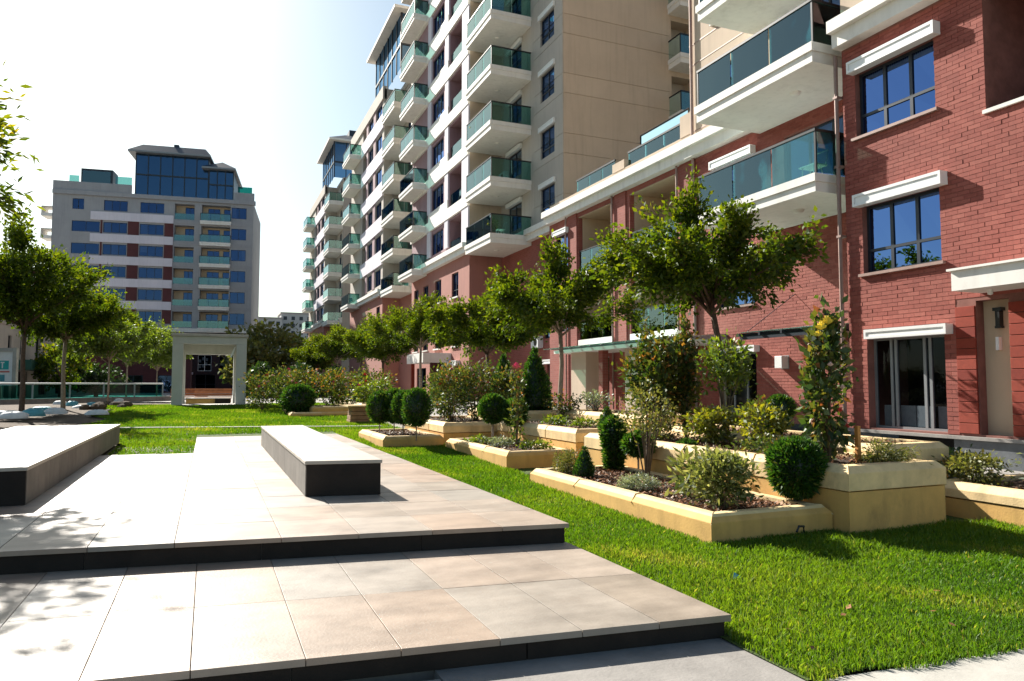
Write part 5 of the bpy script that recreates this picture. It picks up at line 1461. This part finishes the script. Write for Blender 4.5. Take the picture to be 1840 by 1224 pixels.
# softer shapes in the distance
def blob_tree(name, x, y, z0, R_, H, n, leaf, mat, label, cat='tree', seed=1, group=None, trunk=True):
    r = np.random.default_rng(seed)
    t = thing(name, (x, y, z0), label, cat, group)
    if trunk:
        m = MB(); m.tube([(x, y, z0 - .2), (x + .1, y, z0 + H * .4), (x, y + .1, z0 + H * .8)], [.2, .14, .04], 6)
        for k in range(5):
            a = k * 1.3; m.tube([(x, y, z0 + H * .35), (x + math.cos(a) * R_ * .6, y + math.sin(a) * R_ * .6, z0 + H * (.55 + .08 * k))], [.09, .02], 5)
        m.build('trunk', 'bark', t)
    k = 46
    c = norm(r.normal(0, 1, (k, 3))) * r.uniform(.35, 1.0, (k, 1)) ** .6
    c = c * np.array([R_, R_, H * .42]) + np.array([0, 0, H * .58])
    idx = r.integers(0, k, n)
    P = c[idx] + r.normal(0, 1, (n, 3)) * np.array([R_, R_, H * .45]) * .13
    V = leaves(P, norm(P - np.array([0, 0, H * .4])), leaf, .7, .8, r)
    leaf_mesh('crown', V, mat, t, np.clip(r.normal(.45, .2, n) + (r.random(k)[idx] - .5) * .3, 0, 1))
    return t
BG = 'distant background trees'
blob_tree('far_tree', 5.2, 76, .6, 4.2, 6.6, 3800, .45, 'leaf_olive', 'olive brown rounded tree in the distance right of the portal', seed=3, group=BG)
blob_tree('far_tree', 8.3, 80, .6, 3.6, 6.0, 3000, .45, 'leaf_young', 'light green rounded tree in the distance near the farthest tower', seed=4, group=BG)
blob_tree('far_tree', 3.9, 72, .6, 2.6, 5.2, 2200, .45, 'leaf_olive', 'slender olive tree in the distance against the right edge of the portal', seed=5, group=BG)
blob_tree('far_tree', -10.0, 62, .6, 1.7, 4.2, 2600, .26, 'leaf_tree', 'bushy green tree before the pale terrace building', seed=6, group=BG)
blob_tree('far_tree', -8.6, 69, .6, 2.0, 2.7, 2600, .28, 'leaf_dark', 'dark dense bush before the maroon house', seed=7, group=BG)
hg = thing('hedge', (5, 58, .6), 'dark tall hedge behind the far rose bed', 'hedge')
Ph = rng.uniform((2.2, 57, .5), (9.5, 60, 3.2), (9000, 3)); Ph[:, 2] = .5 + (Ph[:, 2] - .5) * (.8 + .2 * np.sin(Ph[:, 0] * 2.1))
leaf_mesh('foliage', leaves(Ph - np.array([5, 58, .6]), rng.normal(0, 1, Ph.shape), .3, .6), 'leaf_dark', hg)
part('stems', 'bark', hg, lambda m: [m.tube([(2.6 + .6 * k, 58.5, .4), (2.7 + .6 * k, 58.5, 2.6)], .05, 5) for k in range(12)])['kind'] = 'stuff'

def flower(parent, p, rad, mat, seed=0):
    r = random.Random(seed)
    m = MB()
    for ring, (n, rr, zz, op) in enumerate(((5, .35, .5, .2), (6, .65, .25, .5), (7, 1.0, 0.0, .9))):
        for k in range(n):
            a = 2 * math.pi * (k + .5 * ring) / n; w = 1.1 * math.pi / n
            b = (p[0], p[1], p[2] - rad * .5)
            def pt(an, q, z): return (p[0] + math.cos(an) * rad * q, p[1] + math.sin(an) * rad * q, p[2] + rad * z)
            m.add([b, pt(a - w, rr * .8, zz * .3 - .1), pt(a - w * .6, rr * (.75 + op * .3), zz + .5 - op * .25), pt(a + w * .6, rr * (.75 + op * .3), zz + .5 - op * .25), pt(a + w, rr * .8, zz * .3 - .1)], [(0, 1, 2, 3), (0, 3, 4)])
    return m.build('flower', mat, parent, smooth=True)

def bush(name, label, x, y, z, h, w, n, leaf, mat, seed, cat='shrub', stems=7, flowers=(), fl_r=.05, group=None, low=.1, k=26, wr=.5, sparse=.12, top=0.0):
    r = np.random.default_rng(seed)
    t = thing(name, (x, y, z), label, cat, group)
    c = norm(r.normal(0, 1, (k, 3))) * r.uniform(.3, 1.0, (k, 1)) ** .5
    c = c * np.array([w * .42, w * .42, h * (1 - low) * .46]) + np.array([0, 0, h * (low + (1 - low) * .5)])
    if top: c[:, :2] *= (1 - top * (c[:, 2:3] / h))
    idx = r.integers(0, k, n)
    P = c[idx] + r.normal(0, 1, (n, 3)) * np.array([w, w, h * .8]) * sparse
    P[:, 2] = np.maximum(P[:, 2], .02)
    V = leaves(P, norm(P - np.array([0, 0, h * .3])), leaf, wr, .7, r)
    m = MB()
    for i in range(min(stems, k)):
        e = c[i]
        m.tube([(x + e[0] * .05, y + e[1] * .05, z - .04), (x + e[0] * .35, y + e[1] * .35, z + e[2] * .5), (x + e[0], y + e[1], z + e[2])], [.012, .009, .004], 5)
    m.build('stem', 'stem', t)['kind'] = 'stuff'
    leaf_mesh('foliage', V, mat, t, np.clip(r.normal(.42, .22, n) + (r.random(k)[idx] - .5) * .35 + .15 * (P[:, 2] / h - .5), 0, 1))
    for i, fm in enumerate(flowers):
        e = c[i % k] * np.array([1.05, 1.05, 1.0]); e[2] = h * r.uniform(.6, 1.02)
        flower(t, (x + e[0], y + e[1] - .04, z + e[2]), fl_r * r.uniform(.8, 1.2), fm, i)
    return t

def topiary(name, label, x, y, z, prof, n, leaf, seed, stemh=0.0, cat='topiary', mat='thuja', group='clipped evergreen topiaries', nst=1, core=.88, up=.25):
    """prof: list of (radius, height) of the clipped body; stems below it"""
    r = np.random.default_rng(seed)
    t = thing(name, (x, y, z), label, cat, group)
    pr = np.array(prof, float)
    seg = np.sqrt(np.sum(np.diff(pr, axis=0) ** 2, axis=1)) * (pr[:-1, 0] + pr[1:, 0] + .02)
    i = r.choice(len(seg), n, p=seg / seg.sum()); tt = r.random(n)
    rad = pr[i, 0] + (pr[i + 1, 0] - pr[i, 0]) * tt; zz = pr[i, 1] + (pr[i + 1, 1] - pr[i, 1]) * tt
    az = r.uniform(0, 2 * np.pi, n)
    lump = 1 + .10 * np.sin(az * 3 + seed + zz * 9) + .07 * np.sin(az * 7 + zz * 23 + seed) + .06 * r.normal(0, 1, n)
    dr = pr[i + 1, 0] - pr[i, 0]; dz = pr[i + 1, 1] - pr[i, 1]
    N_ = norm(np.stack([np.cos(az) * dz, np.sin(az) * dz, -dr], 1) + 1e-6)
    inn = r.uniform(.80, 1.0, n)
    P = np.stack([np.cos(az) * rad * lump * inn, np.sin(az) * rad * lump * inn, zz], 1)
    V = leaves(P, N_ + np.array([0, 0, up]), leaf, .3, .42, r, droop=0)
    leaf_mesh('foliage', V, mat, t, np.clip(r.normal(.5, .22, n) + .25 * (inn - .9) / .1 * .5, 0, 1))
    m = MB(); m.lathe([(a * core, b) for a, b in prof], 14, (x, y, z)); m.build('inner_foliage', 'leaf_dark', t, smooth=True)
    m = MB()
    for k in range(nst):
        o = (k - (nst - 1) / 2) * .035
        m.tube([(x + o, y, z - .04), (x + o * .6, y + o * .3, z + prof[0][1] + .08)], .014, 6)
    m.build('stem', 'bark_pale', t)
    return t

def ball(r_, z0, h, n=9, p=1.0):
    return [(max(.004, r_ * math.sin(math.pi * k / n) ** p), z0 + h * (1 - math.cos(math.pi * k / n)) / 2) for k in range(n + 1)]
def cone(r_, z0, h):
    return [(.01, z0), (r_ * .8, z0 + .03 * h), (r_, z0 + .14 * h), (r_ * .85, z0 + .35 * h), (r_ * .55, z0 + .62 * h), (r_ * .25, z0 + .85 * h), (.006, z0 + h)]

def at(px, py, z):
    p = onz(px, py, z)
    return float(p[0]), float(p[1]), depth(p) / F
# low bed in front
Z1 = .29
x, y, s = at(1432, 908, Z1); topiary('ball_topiary', 'large round ball topiary on bare stems at the shaded planter corner', x, y, Z1, ball(.275, .12, .56, 9, .8), 7000, .07, 1, nst=4)
x, y, s = at(1300, 916, Z1); bush('variegated_shrub', 'bushy cream and green variegated shrub in bark mulch', x, y, Z1, .60, .68, 2300, .075, 'leaf_varieg', 2, stems=9, wr=.42)
x, y, s = at(1238, 900, Z1); bush('variegated_shrub', 'spiky pale leaf rosette beside the variegated shrub', x + .1, y + .15, Z1, .52, .32, 260, .14, 'leaf_varieg', 21, wr=.25, stems=4)
x, y, s = at(1148, 882, Z1); bush('silver_cushion', 'silvery grey cushion plant low in the bark mulch', x, y, Z1 - .02, .22, .46, 1900, .04, 'leaf_grey', 3, low=0, stems=5, wr=.3)
x, y, s = at(1162, 862, Z1); bush('small_tree', 'thin small tree with one straight stem above the grey cushion plant', x, y, Z1, 1.25, .8, 850, .055, 'leaf_olive', 4, low=.5, stems=12, sparse=.10, k=34, cat='tree')
MB().tube([(x, y, Z1 - .03), (x + .02, y, Z1 + .7)], .016, 6).build('trunk', 'bark', bpy.data.objects['small_tree'])
x, y, s = at(1022, 852, Z1); bush('heath_bush', 'feathery pale green bush at the far end of the mulch bed', x, y, Z1, .34, .42, 1500, .05, 'leaf_olive', 5, low=0, wr=.25)
x, y, s = at(1050, 858, Z1); topiary('cone_topiary', 'small dark cone conifer beside the feathery bush', x, y, Z1, cone(.14, 0, .42), 2400, .04, 6)
x, y, s = at(1103, 846, Z1); topiary('column_thuja', 'shaggy upright thuja leaning in the mulch bed', x, y, Z1, [(.02, 0), (.10, .05), (.13, .2), (.15, .45), (.17, .62), (.12, .72), (.01, .78)], 3600, .075, 7, up=.5)
x, y, s = at(1130, 800, .55); topiary('arched_thuja', 'bright green thuja top bending over to the right', 5.75, 9.0, .42, ball(.2, .18, .26, 8), 2200, .08, 71, up=.1)
x, y, s = at(1235, 856, Z1); topiary('column_thuja', 'short rounded green thuja column before the tall planter', x, y, Z1, [(.02, 0), (.12, .04), (.15, .2), (.15, .38), (.10, .47), (.01, .5)], 3400, .05, 8, up=.5)
# tall bed with the yellow rose
Z2 = .71
x, y, s = at(1525, 833, Z2)
yr = bush('rose_bush', 'tall climbing rose with yellow blooms tied to a wooden stake', 6.42, 6.15, Z2, 1.78, .60, 1400, .105, 'leaf_rose', 9, cat='rose', stems=14, k=40, sparse=.085, low=.02, top=.2, wr=.55)
for i, (dx, dz, rr) in enumerate(((-.17, 1.52, .065), (-.08, 1.58, .075), (-.21, 1.44, .05))):
    flower(yr, (6.42 + dx, 6.05, Z2 + dz), rr, 'rose_yellow', i)
for i, (dx, dz) in enumerate(((.05, .85), (.0, .6), (.1, .42), (-.12, 1.1), (.1, 1.25))):
    flower(yr, (6.42 + dx, 5.98, Z2 + dz), .035, ('rose_pale', 'rose_red', 'rose_red', 'rose_pale', 'rose_pink')[i], i)
o = MB().box(6.70, 6.745, 6.0, 6.045, Z2 - .05, Z2 + .42).build('wooden_stake', 'stake', org=(6.72, 6.02, Z2)); tag(o, 'orange brown wooden stake beside the tall yellow rose', 'stake')
bush('juniper', 'low spreading juniper at the back of the tall planter', 7.0, 5.95, Z2, .24, .66, 2000, .06, 'leaf_olive', 10, low=0, wr=.2, stems=5)
bush('photinia', 'tall photinia bush with green and copper leaves before the porch columns', 6.75, 10.0, Z2, 1.75, 1.1, 3000, .11, 'leaf_red', 11, stems=12, k=40, sparse=.09, low=.12)
bush('photinia', 'narrow copper-tipped photinia shoot rising above its bushy neighbour', 7.1, 9.7, Z2, 1.95, .45, 1300, .09, 'leaf_red', 12, stems=6, sparse=.1, low=.1)
bush('standard_shrub', 'small standard tree with yellow-green crown on a pale stem', 7.15, 8.8, Z2, 1.45, .72, 1700, .085, 'leaf_young', 13, stems=8, low=.58, sparse=.10)
MB().tube([(7.15, 8.8, Z2 - .03), (7.16, 8.8, Z2 + 1.0)], .02, 6).build('trunk', 'bark_pale', bpy.data.objects['standard_shrub'])
bush('gold_shrub', 'golden yellow shrub with drooping shoots in the tall planter', 6.75, 8.6, Z2, .55, .70, 1500, .075, 'leaf_yellow', 14, sparse=.11)
bush('gold_shrub', 'golden and copper shrub behind the pale stem', 7.0, 7.85, Z2, .62, .62, 1200, .075, 'leaf_yellow', 15, sparse=.11)
bush('red_shrub', 'dark red twiggy shrub next to the golden shrubs', 7.85, 8.9, .8, .55, .5, 700, .06, 'leaf_red', 16, sparse=.12)
bush('ground_cover', 'low mixed ground cover behind the ball topiary', 6.5, 7.1, Z2, .22, .8, 1300, .05, 'leaf_rose', 17, low=0)
bush('ground_cover', 'low green ground cover at the left end of the tall planter', 6.45, 9.6, Z2, .3, .7, 1200, .05, 'leaf_olive', 171, low=0)
x, y, s = at(1418, 790, .8); topiary('pompom_topiary', 'upper dark pompom of the clipped double shrub', 8.15, 8.75, .8, ball(.21, .22, .38, 8, .8), 3200, .05, 18)
topiary('pompom_topiary', 'lower dark pompom of the clipped double shrub', 7.86, 8.55, .8, ball(.16, .06, .29, 8, .8), 2400, .05, 19)
# bed under the plinth
bush('bed_shrub', 'loose yellow-green shrub before the grey plinth', 8.6, 6.0, .4, .35, .8, 1400, .06, 'leaf_olive', 22, low=0)
bush('bed_shrub', 'silver-leaved bush at the right end of the plinth bed', 8.75, 5.0, .4, .55, .75, 1500, .07, 'leaf_grey', 23, low=0)
bush('bed_shrub', 'copper brown shrub before the entrance pier', 9.2, 5.35, .4, .95, .5, 900, .07, 'leaf_red', 24)
bush('bed_shrub', 'dark ivy patch in the basement shade', 9.3, 6.9, .2, .5, 1.0, 1200, .07, 'leaf_dark', 25, low=0)
# middle beds
Z5 = .40
x, y, s = at(905, 795, Z5); topiary('twin_topiary', 'left twin of the shaggy round topiaries on bare stems', x - .12, y + .3, Z5, ball(.26, .42, .52, 8, .8), 3600, .075, 31, nst=2)
topiary('twin_topiary', 'right twin of the shaggy round topiaries on bare stems', x + .25, y, Z5, ball(.24, .36, .5, 8, .8), 3400, .075, 32, nst=2)
pk = bush('rose_bush', 'tall single rose stem with one large pink bloom', 5.25, 12.3, Z5, 1.5, .30, 420, .085, 'leaf_rose', 33, cat='rose', stems=4, sparse=.13, low=.05)
flower(pk, (5.22, 12.25, Z5 + 1.52), .085, 'rose_pink', 2)
for i in range(6):
    bush('low_herb', ['clump of low green herbs on the sparse soil', 'clump of pale herbs near the pink rose', 'tuft of green herbs at the front of the sparse bed', 'bright green lettuce-like clump in the grooved planter', 'fresh green leafy clump by the tiny cone', 'green herb clump at the back of the grooved planter'][i], (5.0, 5.2, 5.5, 6.6, 6.9, 7.1)[i], (13.6, 12.9, 12.0, 13.6, 12.7, 14.4)[i], (Z5, Z5, Z5, .74, .74, .74)[i], .18, .5, 420, .06, 'leaf_grey' if i == 1 else 'leaf_young', 40 + i, low=0, stems=3)
x, y, s = at(1068, 772, .75); topiary('cone_topiary', 'tiny dark cone conifer on the grooved planter', 6.95, 11.95, .74, cone(.17, 0, .42), 2200, .045, 47)
bush('bare_shrub', 'leafless brown twiggy shrub beside the beige porch column', 8.5, 13.0, .95, .75, .6, 260, .05, 'leaf_olive', 48, stems=22, sparse=.1)
bush('bed_shrub', 'loose grey shrub by the porch column foot', 8.2, 14.6, .95, .5, .8, 500, .07, 'leaf_grey', 49, stems=9)
# lollipops
for i, (px_, py_, zz, rr, hh) in enumerate(((682, 781, .44, .27, .74), (708, 781, .44, .26, .8), (724, 784, .44, .25, .76), (748, 789, .44, .30, .82))):
    x, y, s = at(px_, py_, zz)
    topiary('lollipop_topiary', ['lollipop topiary at the outer end of the small low planter', 'second lollipop topiary, tallest of the dense pair in the small planter', 'narrow lollipop topiary squeezed between its neighbours', 'darkest and widest lollipop topiary at the planter corner'][i], x, y, zz, ball(rr * .95, .30, hh - .1, 9, .75), 3200, .075, 50 + i, up=.6)
# rose bed and conifers in the third group
for i, (x, y, h, w, fl, lb) in enumerate(((5.3, 16.3, 1.35, 1.2, 3, 'rose bush with red hips nearest the lollipop topiaries'), (6.0, 16.6, 1.5, 1.2, 4, 'dense rose bush with a few crimson blooms'), (5.6, 17.6, 1.3, 1.3, 3, 'rose bush with pale blooms behind the grooved planter edge'), (6.6, 16.0, 1.2, .8, 3, 'slim rose bush beside the pointed conifers'))):
    bush('rose_bush', lb, x, y, .7, h, w, 2100, .085, 'leaf_rose', 60 + i, cat='rose', stems=9, k=34, sparse=.1, flowers=['rose_red', 'rose_pale', 'rose_pink', 'rose_red'][:fl], group='rose bushes')
topiary('pointed_conifer', 'broad pointed conifer, taller of the pair', 7.35, 16.1, .9, cone(.42, 0, 1.55), 5200, .09, 65, up=.7, group='pointed conifers')
topiary('pointed_conifer', 'darker pointed conifer behind the crimson rose', 7.3, 18.0, .9, cone(.42, 0, 1.45), 4800, .09, 66, up=.7, group='pointed conifers')
bush('red_shrub', 'copper red low shrub between the planters and the porch', 7.5, 14.9, .9, .5, .7, 600, .07, 'leaf_red', 67)
# far rose bed
fb_ = [(1.9, 28.8, 1.45, 1.5, 'leaf_rose', 'far rose bush beside the right portal column'), (2.7, 29.6, 1.6, 1.6, 'leaf_rose', 'far rose bush with pink haze of blooms'), (3.4, 28.6, 1.6, 1.5, 'leaf_rose', 'far rose bush behind the weathered planter'), (4.1, 27.4, 1.5, 1.5, 'leaf_red', 'far coppery rose bush above the raised box'), (4.9, 27.0, 1.5, 1.4, 'leaf_rose', 'far rose bush with pale blooms by the timber box'), (5.4, 25.6, 1.2, 1.3, 'leaf_young', 'light green far bush by the timber box'), (6.0, 28.0, 1.6, 1.5, 'leaf_rose', 'far rose bush nearest the red porch'), (5.0, 30.8, 1.7, 1.6, 'leaf_red', 'tall coppery rose bush deep in the far bed')]
for i, (x, y, h, w, mt, lb) in enumerate(fb_):
    bush('rose_bush', lb, x, y, .6, h, w, 1150, .12, mt, 80 + i, cat='rose', stems=6, k=34, sparse=.11, flowers=['rose_pale', 'rose_pink', 'rose_pale', 'rose_red', 'rose_pale'], fl_r=.07, group='rose bushes')
topiary('round_conifer', 'bright dark-green round conifer in front of the far rose bed', 2.95, 26.6, .55, ball(.55, 0, .95, 8, .7), 4200, .12, 90)
bush('dry_grass', 'dry pinkish grass tuft at the foot of the right portal column', 1.75, 31.5, .6, .9, .6, 700, .14, 'leaf_red', 91, wr=.15)

for i, (x, y, z, lb) in enumerate(POTS):
    t = bush('potted_plant', lb, x, y, z + .26, .6, .5, 420, .1, 'leaf_tree', 200 + i, cat='plant', low=0, stems=4)
    MB().lathe([(.0, -.26), (.11, -.26), (.15, 0), (.13, 0), (.0, -.02)], 12, (x, y, z + .265)).build('pot', 'pink_render', t, smooth=True)

# ------------------------------------------------------------------ rubble and bags on the bare soil at the left
def bag(name, x, y, z, lx, ly, h, mat, label, seed, group):
    r = random.Random(seed)
    m = MB()
    n, rings = 12, 6
    for j in range(rings + 1):
        ph = math.pi / 2 * j / rings
        for k in range(n):
            a = 2 * math.pi * k / n
            e = .75
            ca, sa = math.copysign(abs(math.cos(a)) ** e, math.cos(a)), math.copysign(abs(math.sin(a)) ** e, math.sin(a))
            q = math.cos(ph) ** .6 * r.uniform(.88, 1.08) if j < rings else 0.02
            m.v.append((x + lx / 2 * ca * q, y + ly / 2 * sa * q, z + h * math.sin(ph) * r.uniform(.9, 1.05)))
    m.f = [(j * n + k, j * n + (k + 1) % n, (j + 1) * n + (k + 1) % n, (j + 1) * n + k) for j in range(rings) for k in range(n)]
    o = m.build(name, mat, smooth=True, org=(x, y, z)); tag(o, label, 'bag', group)
BGp = 'bags and sheets lying on the bare soil'
bl = [(8, 747, 2.2, 'bag_white', 'flat white sheet by the foot of the first trunk'), (25, 752, 1.5, 'bag_white', 'crumpled white bag just left of the first trunk'), (60, 748, 1.2, 'bag_teal', 'blue-green bag just right of the first trunk'), (75, 738, 1.4, 'bag_teal', 'turquoise sheet below the glass fence'), (100, 744, 1.3, 'bag_white', 'pale flat sheet between the two trunks'), (130, 731, 1.0, 'bag_teal', 'turquoise bag at the foot of the grey trunk'), (148, 735, 1.4, 'bag_white', 'white bag right of the grey trunk'), (165, 731, .9, 'bag_teal', 'small blue bag right of the grey trunk'), (214, 724, 1.0, 'bag_white', 'white bag near the end of the glass fence'), (175, 745, 1.3, 'bag_white', 'pale stone-like bag on the open soil'), (108, 728, 1.2, 'bag_white', 'white bag leaning on the low concrete wall')]
for i, (px_, py_, w, mt, lb) in enumerate(bl):
    zz = .45
    x, y, s = at(px_, py_, zz)
    zz = float(gz(x, y)) - .03
    x, y, s = at(px_, py_, zz)
    bag('rubble_bag', x, y, zz, w * .55, .5, .16 + .05 * (i % 3), mt, lb, i, BGp)
for i in range(14):
    x, y = random.uniform(-4.4, -2.9), random.uniform(31, 38)
    r_ = random.uniform(.12, .28)
    m = MB(); m.lathe([(r_ * random.uniform(.8, 1.1), -.05), (r_, r_ * .5), (r_ * .6, r_ * .9), (.02, r_)], 7, (x, y, float(gz(x, y))))
    o = m.build('rock', 'dirt', org=(x, y, float(gz(x, y)))); tag(o, 'brown rough rock in the rubble left of the portal', 'rock', 'rocks left of the portal')

# ------------------------------------------------------------------ grass blades
def blades():
    Xs, Ys = [], []
    def fill(x0, x1, y0, y1, dens):
        n = int((x1 - x0) * (y1 - y0) * dens)
        Xs.append(rng.uniform(x0, x1, n)); Ys.append(rng.uniform(y0, y1, n))
    fill(3.0, 9.5, 2.9, 5.8, 6500)
    fill(3.02, 4.5, 5.8, 8.0, 5200)
    fill(3.02, 4.7, 8.0, 15.0, 2800)
    fill(2.9, 6.2, 14.0, 19.5, 900)
    fill(-4.2, 5.0, 14.4, 35.0, 800)
    ne = 2600
    xe = rng.uniform(3.03, 9.5, ne); Xs.append(xe); Ys.append(3.10 - .09 * (xe - 3.0) + np.abs(rng.normal(0, .03, ne)))
    X = np.concatenate(Xs); Y = np.concatenate(Ys)
    keep = np.ones(len(X), bool)
    for (a, b, c, d) in PL: keep &= ~((X > a + .02) & (X < b - .02) & (Y > c + .02) & (Y < d - .02))
    keep &= ~((X < np.where(Y < 3.72, 3.02, 3.06)) & (X > -.23) & (Y < 19.5)) & ~((X < -.2) & (Y < 14.7)) & ~((X > -3.65) & (X < -1.7) & (Y < 17.85))
    keep &= ~((X < 1.56) & (X > -1.45) & (Y > 33.2))
    keep &= ~((Y < 3.06 - .09 * (X - 3.0) - .03 - .05 * np.sin(X * 7) * np.sin(X * 2.3)))
    keep &= ~((Y > 14) & (X < LAWN_X0 - .06 * (Y - 18) + .3 * np.sin(Y * 1.3)))
    keep &= ~((Y > 5.45) & (X > 7.5))
    yk = 22.0 - .2 * (X + 2.6)
    keep &= ~((Y > yk - .02) & (Y < yk + .22))
    X, Y = X[keep], Y[keep]
    n = len(X)
    Z = np.interp(Y, _GY, _GZ) + .01
    patch = np.sin(X * 2.3 + 1.3 * np.sin(Y * 1.7)) * np.sin(Y * 2.9 + X) * .5 + .5
    patch2 = np.sin(X * .9 - Y * 1.1) * np.sin(Y * .7 + .4 * X) * .5 + .5
    dist = np.sqrt(X ** 2 + Y ** 2)
    h = (.024 + .036 * rng.random(n) ** 1.6) * (.75 + .5 * patch) * (1 + .02 * np.maximum(dist - 8, 0))
    h *= np.where((Y > 5.0) & (Y < 5.7) & (X > 4.4), 1.45, 1.0)
    w = .0036 * (1 + .10 * np.maximum(dist - 6, 0)) * rng.uniform(.7, 1.4, n)
    az = rng.uniform(0, 2 * np.pi, n); le = rng.uniform(.05, .75, n) * h
    B0 = np.stack([X, Y, Z], 1)
    S = np.stack([np.cos(az), np.sin(az), 0 * X], 1) * w[:, None]
    la = rng.uniform(0, 2 * np.pi, n)
    Dv = np.stack([np.cos(la), np.sin(la), 0 * X], 1)
    M = B0 + Dv * (le * .3)[:, None] + np.stack([0 * X, 0 * X, h * .6], 1)
    T = B0 + Dv * le[:, None] + np.stack([0 * X, 0 * X, h * rng.uniform(.8, 1.0, n)], 1)
    V = np.stack([B0 - S, B0 + S, M + S * .7, T, M - S * .7], 1).reshape(-1, 3)
    Q = np.arange(5 * n).reshape(n, 5)
    val = .06 + .34 * patch2 + .34 * rng.random(n) + .12 * patch
    dry = np.clip(np.sin(X * 1.7 + 2.1) * np.sin(Y * 2.2 + .6 * X) + np.sin(X * 5.1 + Y * 3.7) * .4 - .5, 0, 1)
    val = val + dry * .8 * rng.random(n)
    val = np.where(rng.random(n) > .98, .98, val)
    o = numpy_mesh('grass', V, Q, np.repeat(np.clip(val, 0, 1), 5), 'grass')
    tag(o, 'bright green mown grass with longer tufts by the planters', 'grass', kind='stuff')
blades()
# fallen leaves on slabs, steps and lawn
def fallen():
    n = 300
    X = np.concatenate([rng.uniform(-4.2, -1.0, 9), rng.uniform(3.1, 8.5, 40)])
    Y = np.concatenate([rng.uniform(6.9, 9.0, 9), rng.uniform(3.2, 5.4, 40)])
    Z = np.concatenate([np.full(9, .336), np.full(40, .045)])
    o = thing('leaf_litter', (0, 6, 0), 'few dry fallen leaves in the grass and on the slabs', 'leaves'); o['kind'] = 'stuff'
    scatter_quads('fallen_leaf', X, Y, Z, .05, .03, 'mulch', o, tilt=.15)
fallen()
# small litter in the grass
x, y, s = at(1325, 1045, .03)
o = MB().add([(x - .05, y, .05), (x, y - .03, .07), (x + .05, y + .01, .06), (x + .01, y + .05, .09)], [(0, 1, 2, 3)]).build('litter_scrap', 'bag_teal', org=(x, y, .03)); tag(o, 'small blue scrap of litter lying in the grass', 'litter')
